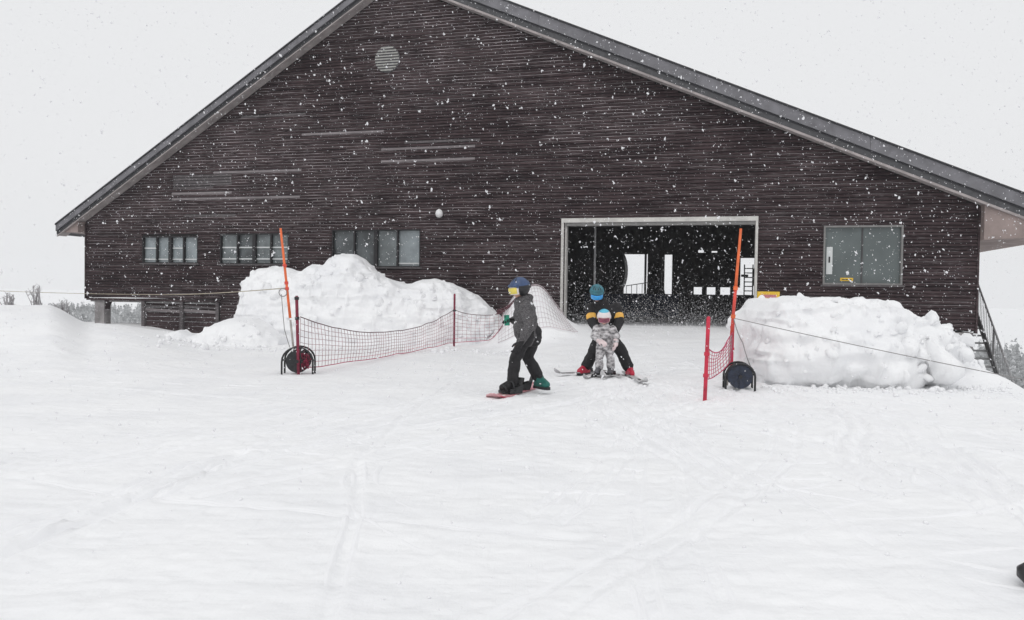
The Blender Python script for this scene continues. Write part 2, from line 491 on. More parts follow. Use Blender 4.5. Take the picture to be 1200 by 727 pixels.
def height(x, y, detail=True):
    x = np.asarray(x, float); y = np.asarray(y, float)
    s, yl = to_local(x, y)
    D = np.hypot(x, y)
    # ramp of packed snow up to the doorway
    ramp = 0.52 * sst(y + 0.26 * (x - 4), 15.6, 22.6) * sst(x, -0.2, 2.3) * (1 - sst(x, 7.2, 10.0))
    z = ramp
    z = z + 1.52 * np.exp(-np.abs((x - 0.42) / 0.80) ** 2.7 - np.abs((y - 21.4) / 1.1) ** 2.5)       # mound beside the door jamb
    z = z + 0.32 * np.exp(-((x - 1.35) / 0.65) ** 2 - ((y - 21.3) / 1.1) ** 2)
    # bank on the left
    xr = x * 19.6 / np.maximum(y, 6)
    bank = 0.50 * (1 - sst(xr, -11.9, -10.7)) + 0.42 * (1 - sst(xr, -10.6, -7.2))
    z = z + bank * np.exp(-np.abs((y - 19.6) / 4.6) ** 2.4)
    z = z + 0.10 * (1 - sst(x, -9.5, -5.5)) * sst(y, 14, 26)
    z = z - 0.34 * np.exp(-((x + 11.3) / 1.8) ** 2 - ((y - 26.2) / 2.2) ** 2)
    z = z + 0.40 * np.exp(-((x - 8.45) / 0.55) ** 2 - ((y - 14.9) / 0.7) ** 2)
    z = z + 0.30 * np.exp(-((x - 7.75) / 0.75) ** 2 - ((y - 13.0) / 0.75) ** 2)
    z = z + 0.16 * np.exp(-((x - 7.7) / 0.5) ** 2 - ((y - 14.2) / 0.9) ** 2)
    # falling away to the right, behind and to the left of the building
    xe = 6.9 + 0.40 * np.maximum(y - 10.2, 0)
    dr = np.maximum(x - xe - 0.25 * vnoise(np.stack([y * 0.9, y * 0], -1), 5), 0)
    start = 1.2 + 15 * sst(s, 4, 8)
    db = np.maximum(yl - start, 0)
    d = np.hypot(dr, db)
    fall = np.where(d < 1.0, 0.4 * d * d, 0.8 * d - 0.4)
    fall = 46 * (1 - np.exp(-np.minimum(fall, 400) / 46))
    az = np.arctan2(x, np.maximum(y, 1e-3))
    top = -4.2 - 16 * sst(az, -0.25, 0.5)
    rise = sst(D, 130, 340) * (46 + top)
    z = z - fall + rise * np.clip(fall / 46, 0, 1)
    if detail:
        near = 1 - sst(D, 28, 60)
        P = np.stack([x, y], -1)
        z = z + near * (0.05 * fbm(P * 0.45, 3, 1) + 0.016 * fbm(P * np.array([1.6, 2.4]), 3, 4) + 0.008 * fbm(P * np.array([7, 11.]), 2, 8))
        z = z + (1 - near) * 1.2 * fbm(P * 0.03, 3, 2)
        # scraped, chattery snow on the way out of the door
        path = np.exp(-((x - 1.9) / 2.6) ** 2) * sst(y, 4, 9) * (1 - sst(y, 20, 23))
        z = z + path * 0.022 * fbm(P * np.array([3.2, 5.0]), 3, 21)
        m = (D < 20) & (y > 0.5)
        if m.any():
            xm, ym = x[m], y[m]
            g = np.zeros_like(xm)
            wob = 0.05 * vnoise(np.stack([xm * 1.3, ym * 1.3], -1), 31)
            for pts, wd, dep in TRACKS:
                px_, py_ = [p[0] for p in pts], [p[1] for p in pts]
                box = np.nonzero((xm > min(px_) - 0.4) & (xm < max(px_) + 0.4) & (ym > min(py_) - 0.4) & (ym < max(py_) + 0.4))[0]
                if not len(box): continue
                xb, yb = xm[box] + wob[box], ym[box]
                dd = np.full_like(xb, 9.0)
                for a, b in zip(pts[:-1], pts[1:]):
                    i_ = np.nonzero((yb > min(a[1], b[1]) - 0.3) & (yb < max(a[1], b[1]) + 0.3))[0]
                    if len(i_): dd[i_] = np.minimum(dd[i_], seg_dist(xb[i_], yb[i_], a, b))
                g[box] += -dep * np.exp(-(dd / wd) ** 2) + 0.45 * dep * np.exp(-((dd - 2.2 * wd) / wd) ** 2)
            z[m] += g
    # stay under the floor slab of the building
    inside = (s > 5.9) & (s < WALL_L - 0.1) & (yl > 0.9) & (yl < 14)
    z = np.where(inside, np.minimum(z, 0.30), z)
    return z

def hgt(x, y):
    return float(height(np.array([x]), np.array([y]))[0])

def build_terrain():
    rf = np.concatenate([np.linspace(0.4, 2.2, 8)[:-1], np.geomspace(2.2, 34, 680), np.geomspace(34, 2600, 90)[1:]])
    af = np.concatenate([np.linspace(-180, -48, 45)[:-1], np.linspace(-48, 48, 620), np.linspace(48, 180, 45)[1:-1]])
    a = np.radians(af)
    X = rf[:, None] * np.sin(a)[None, :]; Y = rf[:, None] * np.cos(a)[None, :]
    Z = height(X, Y)
    nr, na = X.shape
    V = np.stack([X, Y, Z], -1).reshape(-1, 3)
    i = np.arange(nr - 1)[:, None]; j = np.arange(na)[None, :]
    j2 = (j + 1) % na
    F = np.stack([i * na + j, i * na + j2, (i + 1) * na + j2, (i + 1) * na + j], -1).reshape(-1, 4)
    V = np.concatenate([V, [[0, 0, float(Z[0].mean())]]])
    o = link_mesh("snow_ground", fast_mesh("snow_ground", V, F, M['snow']))
    # the middle disc under the camera
    c = len(V) - 1
    me = o.data
    bm = bmesh.new(); bm.from_mesh(me); bm.verts.ensure_lookup_table()
    for k in range(na):
        f = bm.faces.new((bm.verts[c], bm.verts[(k + 1) % na], bm.verts[k])); f.smooth = True
    bm.normal_update()
    bm.to_mesh(me); bm.free()
    tag(o, "wide field of tracked white snow sloping up to the building", None, None, "structure")
    return o
build_terrain()

# ------------------------------------------------------------------ snow piles
def pile(name, prof, power, seed, label, amp=0.14, nu=300, nv=170, sharp=1.0, under=0.0, chunks=110):
    """prof rows: x, crest z, crest y, front depth, back depth."""
    prof = np.array(prof, float)
    x = np.linspace(prof[0, 0], prof[-1, 0], nu)
    cz, cy, df, db = (np.interp(x, prof[:, 0], prof[:, k]) for k in (1, 2, 3, 4))
    th = np.linspace(0, np.pi, nv)
    c, sn = np.cos(th), np.sin(th)
    yy = np.where(c > 0, -1, 1) * np.abs(c) ** power
    zz = np.abs(sn) ** power
    X = np.repeat(x[:, None], nv, 1)
    Y = cy[:, None] + np.where(yy[None] < 0, df[:, None], db[:, None]) * yy[None]
    base = -0.25
    Z = base + (cz[:, None] - base) * zz[None]
    if under:                                     # scooped out along the foot of the front
        low = np.clip((0.34 - zz) / 0.34, 0, 1)
        Y = Y + np.where(yy < 0, under * low ** 1.5, 0)[None, :] * (0.5 + 0.6 * np.clip(vnoise(np.stack([x * 1.3, x * 0], -1), seed + 3) + 0.5, 0, 1))[:, None]
    P = np.stack([X, Y, Z], -1)
    du = np.gradient(P, axis=0); dv = np.gradient(P, axis=1)
    N = np.cross(dv, du); N /= np.linalg.norm(N, axis=-1, keepdims=True) + 1e-9
    n1 = fbm(P * 1.3, 3, seed) * amp
    rid = -np.abs(vnoise(P * np.array([2.6, 2.6, 3.4]) + 9, seed + 5)) * amp * 0.55 * sharp
    n2 = fbm(P * 5.5, 3, seed + 9) * amp * 0.22 * sharp
    cell = np.clip(vnoise(P * 4.2 + 3, seed + 13) - 0.35, 0, 1) * amp * 0.9 * sharp   # lumps
    gro = -np.clip(1 - np.abs(vnoise(P * np.array([1.5, 1.5, 2.2]) + 31, seed + 21)) / 0.06, 0, 1) * np.clip(vnoise(P * 0.9, seed + 2) + 0.2, 0, 1) * amp * 0.45 * sharp   # cracks
    cell = cell + gro
    strata = -np.clip(1 - np.abs(vnoise(P * np.array([0.55, 0.55, 4.5]) + 51, seed + 27)) / 0.16, 0, 1) * amp * 0.30 * sharp
    pit = -np.clip(vnoise(P * 7.5 + 71, seed + 33) - 0.52, 0, 1) * amp * 1.3 * sharp
    D = n1 + rid + n2 + cell + strata + pit
    crest = np.exp(-((th - np.pi / 2) / 0.35) ** 2)[None, :]
    D = D * (1 - 0.75 * crest)
    P = P + N * D[..., None]
    k = 0
    V = P.reshape(-1, 3)
    i = np.arange(nu - 1)[:, None]; j = np.arange(nv - 1)[None, :]
    F = np.stack([i * nv + j, i * nv + j + 1, (i + 1) * nv + j + 1, (i + 1) * nv + j], -1).reshape(-1, 4)
    ctr = Vector((float(np.mean(x)), float(np.mean(cy)), 0))
    V = V - np.array(ctr)
    me = fast_mesh(name, V, F, M['pile'])
    bm = bmesh.new(); bm.from_mesh(me)
    for ends in (0, nu - 1):                       # end caps
        bm.verts.ensure_lookup_table()
        vs = [bm.verts[ends * nv + q] for q in range(nv)]
        try:
            f = bm.faces.new(vs if ends == 0 else vs[::-1]); f.smooth = False
        except ValueError:
            pass
    bmesh.ops.recalc_face_normals(bm, faces=bm.faces)
    bm.to_mesh(me); bm.free()
    o = link_mesh(name, me)
    o.location = ctr
    # broken lumps of packed snow sitting in the face of the pile
    Q = np.random.default_rng(seed)
    ico = bmesh.new(); bmesh.ops.create_icosphere(ico, subdivisions=2, radius=1.0)
    iv = np.array([v.co[:] for v in ico.verts]); fi = np.array([[v.index for v in f.verts] for f in ico.faces]); ico.free()
    VV, FF = [], []
    for q in range(chunks):
        a = int(Q.integers(8, nu - 8)); b_ = int(Q.integers(int(nv * 0.04), int(nv * 0.34)))
        r = float(np.exp(Q.normal(math.log(0.055), 0.45)))
        rot_ = np.array(Matrix.Rotation(Q.uniform(0, 6.28), 3, Vector(Q.normal(0, 1, 3)).normalized()))
        d = iv.copy()
        for _p in range(7):                                      # broken faces
            pn = Q.normal(0, 1, 3); pn /= np.linalg.norm(pn)
            d = d - np.maximum(d @ pn - Q.uniform(0.35, 0.7), 0)[:, None] * pn
        d = d * Q.uniform(0.6, 1.25, 3) * r * 1.35
        VV.append(d @ rot_.T + P[a, b_] - np.array(ctr) + N[a, b_] * r * -0.30); FF.append(fi + q * len(iv))
    ch_ = link_mesh("snow_chunks", fast_mesh("snow_chunks", np.concatenate(VV), np.concatenate(FF), M['pile'], True), o)
    ch_['kind'] = 'stuff'
    tag(o, label, "snow pile", "snow piles shovelled beside the building")
    return o

pile("snow_pile", [(-7.72, 0.17, 22.08, 0.50, 0.50), (-7.65, 1.02, 22.19, 0.90, 0.80), (-7.56, 1.74, 22.30, 1.30, 1.10), (-7.34, 2.02, 22.40, 1.55, 1.30), (-6.91, 2.08, 22.51, 1.55, 1.35), (-6.51, 2.04, 22.51, 1.55, 1.35),
     (-6.16, 1.99, 22.51, 1.55, 1.35), (-5.79, 2.17, 22.51, 1.55, 1.35), (-5.49, 2.15, 22.51, 1.55, 1.35), (-5.31, 2.36, 22.51, 1.55, 1.35), (-5.01, 2.50, 22.51, 1.55, 1.35), (-4.61, 2.49, 22.51, 1.55, 1.35), (-4.34, 2.34, 22.51, 1.55, 1.35),
     (-4.07, 2.06, 22.51, 1.55, 1.35), (-3.75, 1.81, 22.51, 1.55, 1.35), (-3.32, 1.72, 22.51, 1.55, 1.35), (-2.95, 1.68, 22.51, 1.55, 1.35), (-2.63, 1.80, 22.51, 1.55, 1.35), (-2.25, 1.83, 22.51, 1.55, 1.35),
     (-1.72, 1.70, 22.62, 1.50, 1.35), (-1.18, 1.46, 22.73, 1.30, 1.30), (-0.80, 1.16, 22.83, 1.10, 1.10), (-0.54, 0.92, 22.94, 0.90, 1.00), (-0.16, 0.49, 22.94, 0.60, 0.80), (0.21, 0.00, 22.94, 0.30, 0.50)],
     0.92, 3, "tall rounded white snow pile behind the long red net, under the windows", amp=0.19, chunks=70)
pile("snow_pile", [(4.06, 0.10, 13.9, 0.35, 0.5), (4.09, 0.66, 13.7, 0.7, 0.8), (4.15, 0.96, 13.6, 0.95, 1.1), (4.27, 1.18, 13.5, 1.1, 1.4), (4.46, 1.37, 13.45, 1.25, 1.7), (5.06, 1.42, 13.4, 1.35, 1.9),
     (5.65, 1.43, 13.4, 1.4, 1.9), (5.92, 1.39, 13.4, 1.4, 1.9), (6.03, 1.37, 13.4, 1.4, 1.9), (6.2, 1.43, 13.4, 1.4, 1.9), (6.33, 1.40, 13.4, 1.4, 1.9), (6.46, 1.27, 13.4, 1.35, 1.9),
     (6.62, 1.22, 13.45, 1.3, 1.9), (6.85, 1.18, 13.5, 1.25, 1.8), (7.2, 1.02, 13.6, 1.15, 1.7), (7.5, 0.88, 13.75, 1.0, 1.5), (7.68, 0.74, 13.8, 0.9, 1.2), (7.78, 0.52, 13.9, 0.8, 0.9), (7.95, 0.40, 13.95, 0.7, 0.8), (8.2, 0.30, 14.1, 0.7, 0.8), (8.5, 0.05, 14.3, 0.6, 0.7)],
     0.55, 8, "blocky white snow pile right of the yellow sign, crossed by a grey cord", amp=0.15, sharp=1.5, under=0.45, chunks=75)
pile("snow_pile", [(-9.3, 0.10, 20.2, 0.4, 0.5), (-8.95, 0.28, 20.2, 0.8, 0.7), (-8.65, 0.36, 20.2, 0.9, 0.7), (-8.4, 0.20, 20.2, 0.9, 0.7), (-8.15, 0.28, 20.2, 0.9, 0.8), (-7.85, 0.48, 20.2, 1, 0.9), (-7.5, 0.66, 20.3, 1.1, 0.9),
     (-7.15, 0.74, 20.4, 1.2, 0.9), (-6.8, 0.70, 20.4, 1.2, 0.8), (-6.4, 0.5, 20.3, 1.1, 0.7), (-6.0, 0.2, 20.2, 0.7, 0.5)],
     0.9, 15, "low lumpy snow pile in front of the lower wooden wall, left of the tallest pile", amp=0.10, nu=110, nv=60, chunks=14)

# ------------------------------------------------------------------ the building
bld = empty("lift_station_building", (BO.x, BO.y, 0), BYAW)
tag(bld, "large dark brown timber hall with a broad gable and a wide open doorway", "building")

RS = 12.46
def T_l(s): return 4.30 + 0.622 * s
def T_r(s): return 17.5 - 0.437 * s
def top_of(s): return min(T_l(s) - 0.40, T_r(s) - 0.62)
EL, ER = -0.93, 31.3
SIDES = [(EL, RS, T_l, 0.40, 0.22, 0.09, 0.06), (RS, ER, T_r, 0.62, 0.34, 0.06, 0.16)]

FLOOR = 0.49
DOOR = (17.98, 23.66, 0.3, 3.66)
WINS = [("W1", 2.45, 4.78, 2.36, 3.32), ("W2", 5.68, 8.38, 2.34, 3.40), ("W3", 10.02, 13.2, 2.26, 3.50), ("W4", 25.5, 27.58, 1.82, 3.50)]
def bottom_of(s):
    return 1.08 if s < 5.7 else (-0.1 if s < 24 else 0.56)

# sheathing behind the boards, with the openings left out
def holed_wall(b, s0, s1, z0, z1, y0, y1, holes, topf=None):
    ss = sorted({s0, s1, *[h[0] for h in holes], *[h[1] for h in holes], *( [5.7, 24.0, RS] if topf else [])})
    ss = [q for q in ss if s0 <= q <= s1]
    if topf:                                         # finer strips so that the raking top stays close to the roof
        fine = []
        for a, c in zip(ss[:-1], ss[1:]):
            n = max(1, int((c - a) / 1.2))
            fine += [a + (c - a) * k / n for k in range(n)]
        ss = fine + [ss[-1]]
    for a, c in zip(ss[:-1], ss[1:]):
        mid = (a + c) / 2
        za = bottom_of(mid) + 0.02 if topf else z0
        hs = sorted([(h[2], h[3]) for h in holes if h[0] <= mid <= h[1]])
        cur = za
        for h0, h1 in hs:
            if h0 > cur: b.box(a, c, y0, y1, cur, h0)
            cur = max(cur, h1)
        if topf:
            b.hexa([(a, y0, cur), (c, y0, cur), (c, y1, cur), (a, y1, cur)], [(a, y0, topf(a)), (c, y0, topf(c)), (c, y1, topf(c)), (a, y1, topf(a))])
        elif z1 > cur:
            b.box(a, c, y0, y1, cur, z1)
b = MB()
holes = [DOOR] + [w[1:] for w in WINS]
holed_wall(b, 0, WALL_L, 0, 0, 0.005, 0.18, holes, lambda s: top_of(s) + 0.08)
b.build("wall", M['backing'], bld)

# siding boards: rows of narrow weatherboard, joints staggered
PITCH = 0.1
ub = MB()                                     # one board, one metre long, wedge section with a lit upper chamfer
prof = [(0.004, 0.0), (-0.040, 0.004), (-0.043, 0.030), (-0.030, 0.066), (-0.012, 0.084), (0.004, 0.096)]
n = len(prof)
ub.add([(0, p[0], p[1]) for p in prof] + [(1, p[0], p[1]) for p in prof],
       [(k, k + n, (k + 1) % n + n, (k + 1) % n) for k in range(n)] + [tuple(range(n)), tuple(range(2 * n - 1, n - 1, -1))])
PALE = []        # (row z, s0, s1, material key)
for z, a, c, k in ((4.62, 3.69, 8.80, 'siding_pale'), (4.82, 3.69, 6.14, 'siding_pale'), (5.50, 5.4, 8.85, 'siding_pale'), (6.66, 8.85, 11.86, 'siding_pale'), (6.12, 11.78, 15.03, 'siding_pale'), (5.70, 11.78, 15.03, 'siding_pale'),
                   (4.0, 4.2, 6.3, 'siding_grey'), (6.3, 12.6, 15.2, 'siding_grey'), (7.4, 6.5, 9.0, 'siding_grey')):
    PALE.append((int(round(z / PITCH)), a, c, k))
for q in range(5):
    PALE.append((50 + q, 3.74, 6.14 if q != 0 else 5.4, 'siding_grey'))
rr = random.Random(3)
boards = []
ledges = []
ZB = -0.1
for row in range(-1, 113):
    z = row * PITCH
    # s extent under the roof
    sl = (z + PITCH - 3.90 - 0.05) / 0.622
    sr = (17.5 - 0.62 + 0.05 - z - PITCH) / 0.437
    a0, a1 = max(0.0, sl), min(WALL_L, sr)
    if a1 - a0 < 0.3: continue
    spans = [(a0, a1)]
    cuts = []
    if z < 1.05: cuts.append((-1, 5.72))
    if z < 0.53: cuts.append((24.0, 40))
    for h in holes:
        if z + PITCH > h[2] + 0.012 and z < h[3] - 0.012: cuts.append((h[0], h[1]))
    pal = [(p[1], p[2], p[3]) for p in PALE if p[0] == row]
    def cut(sp, c0, c1):
        o = []
        for u, v in sp:
            if c1 <= u or c0 >= v: o.append((u, v)); continue
            if c0 - u > 0.05: o.append((u, c0))
            if v - c1 > 0.05: o.append((c1, v))
        return o
    for c in cuts: spans = cut(spans, *c)
    for p in pal:
        spans = cut(spans, p[0], p[1])
        boards.append((row, p[0] + 0.004, p[1] - 0.004, p[2]))
    for u, v in spans:
        cur = u
        while cur < v - 0.02:
            nxt = cur + rr.choice((2.7, 3.6, 3.6, 4.5)) * rr.uniform(0.9, 1.0)
            if cur == u: nxt = cur + rr.uniform(1.2, 4.2)
            if v - nxt < 0.9: nxt = v
            nxt = min(nxt, v)
            boards.append((row, cur + 0.004, nxt - 0.004, 'siding'))
            cur = nxt
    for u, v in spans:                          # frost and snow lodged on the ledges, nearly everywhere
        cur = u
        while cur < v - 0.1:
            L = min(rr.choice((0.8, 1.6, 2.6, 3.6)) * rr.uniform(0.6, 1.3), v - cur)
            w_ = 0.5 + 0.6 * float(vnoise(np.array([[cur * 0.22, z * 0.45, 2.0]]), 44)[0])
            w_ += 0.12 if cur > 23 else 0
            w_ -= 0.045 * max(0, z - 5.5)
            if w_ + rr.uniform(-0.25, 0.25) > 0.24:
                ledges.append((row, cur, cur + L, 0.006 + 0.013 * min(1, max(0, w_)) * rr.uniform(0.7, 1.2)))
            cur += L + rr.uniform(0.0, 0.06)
unit_me = {k: ub.mesh("siding_board", M[k]) for k in ('siding', 'siding_grey', 'siding_pale')}
def depth_y(s): return BO.y + SW * s
def shown(bd):
    sc = (bd[2] - bd[1]) / depth_y((bd[1] + bd[2]) / 2)
    hid = bd[0] * PITCH < 0.9 or bd[0] * PITCH > 9.6
    return (bd[3] != 'siding', sc * (0.1 if hid else 1))
boards.sort(key=shown, reverse=True)
for row, u, v, k in boards[:296]:
    o = link_mesh("siding_board", unit_me[k], bld)
    o.location = (u, rr.uniform(-0.004, 0.003), row * PITCH + rr.uniform(-0.004, 0.004))
    o.scale = (v - u, 1, 1)
    o.rotation_euler = (0, rr.uniform(-1, 1) * 0.003 / max(v - u, 0.5), 0)
    if k == 'siding_pale': o['label'] = "bleached pale siding board among dark ones"
b = MB()
for row, u, v, k in boards[296:]:
    dz, dy = row * PITCH + rr.uniform(-0.004, 0.004), rr.uniform(-0.004, 0.003)
    b.add([(u + (v - u) * p[0], p[1] + dy, p[2] + dz) for p in ub.v], ub.f)
o = b.build("siding_boards", M['siding'], bld); o['kind'] = 'stuff'
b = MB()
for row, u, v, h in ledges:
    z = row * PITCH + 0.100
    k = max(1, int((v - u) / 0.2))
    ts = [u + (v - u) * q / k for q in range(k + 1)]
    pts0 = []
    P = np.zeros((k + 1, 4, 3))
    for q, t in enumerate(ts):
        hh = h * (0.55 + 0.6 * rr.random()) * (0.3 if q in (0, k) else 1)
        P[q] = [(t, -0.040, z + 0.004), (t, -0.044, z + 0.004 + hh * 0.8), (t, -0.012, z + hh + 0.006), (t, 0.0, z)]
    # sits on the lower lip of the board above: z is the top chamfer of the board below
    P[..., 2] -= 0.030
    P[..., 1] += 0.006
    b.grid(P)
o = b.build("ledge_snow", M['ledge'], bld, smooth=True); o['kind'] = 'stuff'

# corner boards and drip board
for s0 in (-0.055, WALL_L + 0.003):
    MB().box(s0, s0 + 0.052, -0.06, 0.12, bottom_of(max(s0, 0)) - 0.04, (3.80 if s0 < 1 else 3.98)).build("corner_board", M['siding'], bld)
# side and back walls
b = MB(); b.box(-0.004, 0.12, 0.185, 14.0, 1.08, 3.75); b.build("side_wall", M['siding'], bld)
b = MB(); b.box(WALL_L - 0.12, WALL_L + 0.004, 0.185, 14.0, 0.56, 3.85); b.build("side_wall", M['siding'], bld)

# roof
for (s0, s1, Tf, dS, hu, hg, hl) in SIDES:
    def sl_box(b, y0, y1, t0, t1, a=s0, c=s1):
        b.hexa([(a, y0, Tf(a) - t1), (c, y0, Tf(c) - t1), (c, y1, Tf(c) - t1), (a, y1, Tf(a) - t1)],
               [(a, y0, Tf(a) - t0), (c, y0, Tf(c) - t0), (c, y1, Tf(c) - t0), (a, y1, Tf(a) - t0)])
        return b
    g = 0.002 if s0 < 0 else -0.002
    sl_box(MB(), -0.44, 14.6, 0.0, dS - 0.06).build("roof", M['roof'], bld)
    sl_box(MB(), -0.535, -0.40, -0.055, -0.004).build("roof_edge", M['edge'], bld)
    L = s1 - s0
    nseg = max(2, int(L / 4.2))
    for k in range(nseg):                        # fascia in lengths, as it is made
        a, c = s0 + L * k / nseg + 0.004, s0 + L * (k + 1) / nseg - 0.004
        sl_box(MB(), -0.50, -0.452, 0.0, hu, a, c).build("fascia_board", M['fascia'], bld)
    sl_box(MB(), -0.448, -0.43, hu - 0.02, hu + hg).build("fascia_gap", M['edge'], bld)
    for k in range(nseg):
        a, c = s0 + L * (k + 0.4) / (nseg) , s0 + L * (k + 1.4) / nseg
        a = s0 if k == 0 else a
        c = min(c, s1) if k < nseg - 1 else s1
        sl_box(MB(), -0.428, -0.39, hu + hg, hu + hg + hl, a + 0.003, c - 0.003).build("lower_fascia_board", M['fascia_low'], bld)
    sl_box(MB(), -0.445, -0.375, hu + hg + hl + 0.003, dS + 0.01).build("soffit_trim", M['soffit'], bld)
    # soffit boards, visible from below
    nb = 5
    for k in range(nb):
        y0 = -0.372 + 0.366 * k / nb
        sl_box(MB(), y0 + 0.004, y0 + 0.366 / nb - 0.004, dS - 0.055, dS - 0.02).build("soffit_board", M['soffit'], bld)
# boxed eaves at both ends: horizontal soffit, gable return panel
zl = 3.47
sa = (zl - (4.30 - 0.40)) / 0.622
b = MB(); b.hexa([(sa, -0.36, zl), (-0.06, -0.36, zl), (-0.06, 14.5, zl), (sa, 14.5, zl)], [(sa, -0.36, zl + 0.003), (-0.06, -0.36, T_l(-0.06) - 0.40), (-0.06, 14.5, T_l(-0.06) - 0.40), (sa, 14.5, zl + 0.003)])
b.build("eave_box", M['eave'], bld)
zr = 3.06
sb_ = (17.5 - 0.62 - zr) / 0.437
b = MB(); b.hexa([(WALL_L + 0.06, -0.36, zr), (sb_, -0.36, zr + 0.08), (sb_, 14.5, zr + 0.08), (WALL_L + 0.06, 14.5, zr)], [(WALL_L + 0.06, -0.36, T_r(WALL_L) - 0.62), (sb_, -0.36, zr + 0.084), (sb_, 14.5, zr + 0.084), (WALL_L + 0.06, 14.5, T_r(WALL_L) - 0.62)])
b.build("eave_box", M['eave'], bld)

# foundation, pillar, lower wall on the left
MB().box(24.2, WALL_L - 0.02, 0.04, 0.5, -1.6, 0.54).build("foundation", M['concrete'], bld)
MB().box(WALL_L - 0.40, WALL_L - 0.022, 0.502, 14.0, -4.0, 0.54).build("foundation", M['concrete'], bld)
pl = MB().box(0.26, 0.68, 0.1, 0.42, -0.6, 1.06).build("pillar", M['concrete'], bld)
br = MB()                                          # curved dark bracket between pillar and beam
for k in range(8):
    a0, a1 = math.pi / 2 * k / 8, math.pi / 2 * (k + 1) / 8
    c = (1.09, 0.66)
    for a, e in ((a0, a1),):
        p0 = (c[0] - 0.40 * math.cos(a), c[1] + 0.40 * math.sin(a)); p1 = (c[0] - 0.40 * math.cos(e), c[1] + 0.40 * math.sin(e))
        br.hexa([(0.684, 0.14, p0[1]), (p0[0], 0.14, p0[1]), (p0[0], 0.38, p0[1]), (0.684, 0.38, p0[1])], [(0.684, 0.14, p1[1]), (p1[0], 0.14, p1[1]), (p1[0], 0.38, p1[1]), (0.684, 0.38, p1[1])])
br.build("bracket", M['siding'], bld)
MB().box(0.0, 5.7, -0.03, 0.16, 0.99, 1.07).build("sill_beam", M['siding'], bld)
b = MB(); b.box(0.0, 5.7, 0.17, 14.0, 0.93, 1.04); b.build("floor_slab", M['concrete'], bld)
b = MB(); b.box(5.704, WALL_L - 0.13, 0.9, 14.0, 0.33, FLOOR); b.build("hall_floor", M['hall_floor'], bld)
# lower wooden wall of planks with pale rails
for k in range(7):
    z = -0.22 + k * 0.165
    MB().box(2.50 + rr.uniform(-0.02, 0.02), 5.66, 0.10, 0.145 + rr.uniform(0, 0.012), z, z + 0.155).build("lower_wall_plank", M['siding'], bld)
for s in (2.40, 4.02, 5.50):
    MB().box(s, s + 0.13, -0.01, 0.098, -0.3, 0.985).build("lower_wall_post", M['siding_grey'], bld)
for z0, z1, k in ((0.64, 0.74, 'siding_pale'), (0.80, 0.86, 'siding_grey')):
    for a, c in ((2.54, 4.01), (4.16, 5.49)):
        MB().hexa([(a, 0.03, z0), (c, 0.03, z0 - 0.06), (c, 0.096, z0 - 0.06), (a, 0.096, z0)], [(a, 0.03, z1), (c, 0.03, z1 - 0.06), (c, 0.096, z1 - 0.06), (a, 0.096, z1)]).build("lower_wall_rail", M[k], bld)
MB().box(5.20, 5.36, -0.02, 0.02, -0.12, 0.02).build("electrical_box", M['white'], bld)

# windows: frame with panes, mullions and bars as sub-parts
def window(w, pane_edges, pane_mats, posts, frame_mat, bars=(), fw=0.035, inset=0.085, sill=True):
    _, s0, s1, z0, z1 = w
    f = MB()
    y0, y1 = -0.035, 0.12
    f.box(s0, s1, y0, y1, z1 - fw, z1); f.box(s0, s1, y0, y1, z0, z0 + fw)
    f.box(s0, s0 + fw, y0 + 0.002, y1, z0 + fw, z1 - fw); f.box(s1 - fw, s1, y0 + 0.002, y1, z0 + fw, z1 - fw)
    fr = f.build("window", M[frame_mat], bld)
    if sill: MB().box(s0 - 0.06, s1 + 0.06, -0.085, 0.0, z0 - 0.05, z0 - 0.003).build("sill", M['siding_grey'], fr)
    for (a, c), pm in zip(pane_edges, pane_mats):
        MB().box(a, c, inset, inset + 0.012, z0 + fw, z1 - fw).build("pane", M[pm], fr)
    for a, c in posts:
        MB().box(a, c, y0 + 0.004, y1 - 0.01, z0 + fw, z1 - fw).build("mullion", M[frame_mat], fr)
    for a, c, zz in bars:
        MB().box(a, c, inset - 0.03, inset - 0.004, zz, zz + 0.045).build("window_bar", M['white_bar'], fr)
    return fr
def four(w, mats_, frame_mat, bars, mid=0.12, thin=0.05):
    s0, s1 = w[1] + 0.035, w[2] - 0.035
    m = (s0 + s1) / 2
    q1, q3 = (s0 + m) / 2, (s1 + m) / 2
    edges = [(s0, q1 - thin / 2), (q1 + thin / 2, m - mid / 2), (m + mid / 2, q3 - thin / 2), (q3 + thin / 2, s1)]
    posts = [(q1 - thin / 2, q1 + thin / 2), (m - mid / 2, m + mid / 2), (q3 - thin / 2, q3 + thin / 2)]
    bb = [(edges[i][0], edges[i][1], z) for i, z in bars]
    return window(w, edges, mats_, posts, frame_mat, bb)
z = WINS[0][3]
four(WINS[0], ['glass_pale'] * 4, 'dark_frame', [(0, z + 0.52), (2, z + 0.52), (0, z + 0.12), (1, z + 0.12), (2, z + 0.12), (3, z + 0.12)])
z = WINS[1][3]
four(WINS[1], ['glass_mid', 'glass_dark', 'glass_mid', 'glass_mid'], 'dark_frame', [(i, z + 0.56) for i in range(4)] + [(i, z + 0.16) for i in range(4)])
z = WINS[2][3]
w3 = four(WINS[2], ['glass_dark', 'glass_dark', 'glass_mid', 'glass_pale'], 'dark_frame', [(3, z + 0.10)])
MB().box(12.5, 12.53, 0.0, 0.03, z + 0.05, z + 0.06).build("latch", M['black'], w3)
w = WINS[3]
mid4 = (w[1] + w[2]) / 2
w4 = window(w, [(w[1] + 0.05, mid4 - 0.02), (mid4 + 0.02, w[2] - 0.05)], ['glass_green', 'glass_green'], [], 'alu', fw=0.05)
MB().box(mid4 - 0.019, mid4 + 0.019, 0.06, 0.11, w[3] + 0.052, w[4] - 0.052).build("mullion", M['steel_dark'], w4)
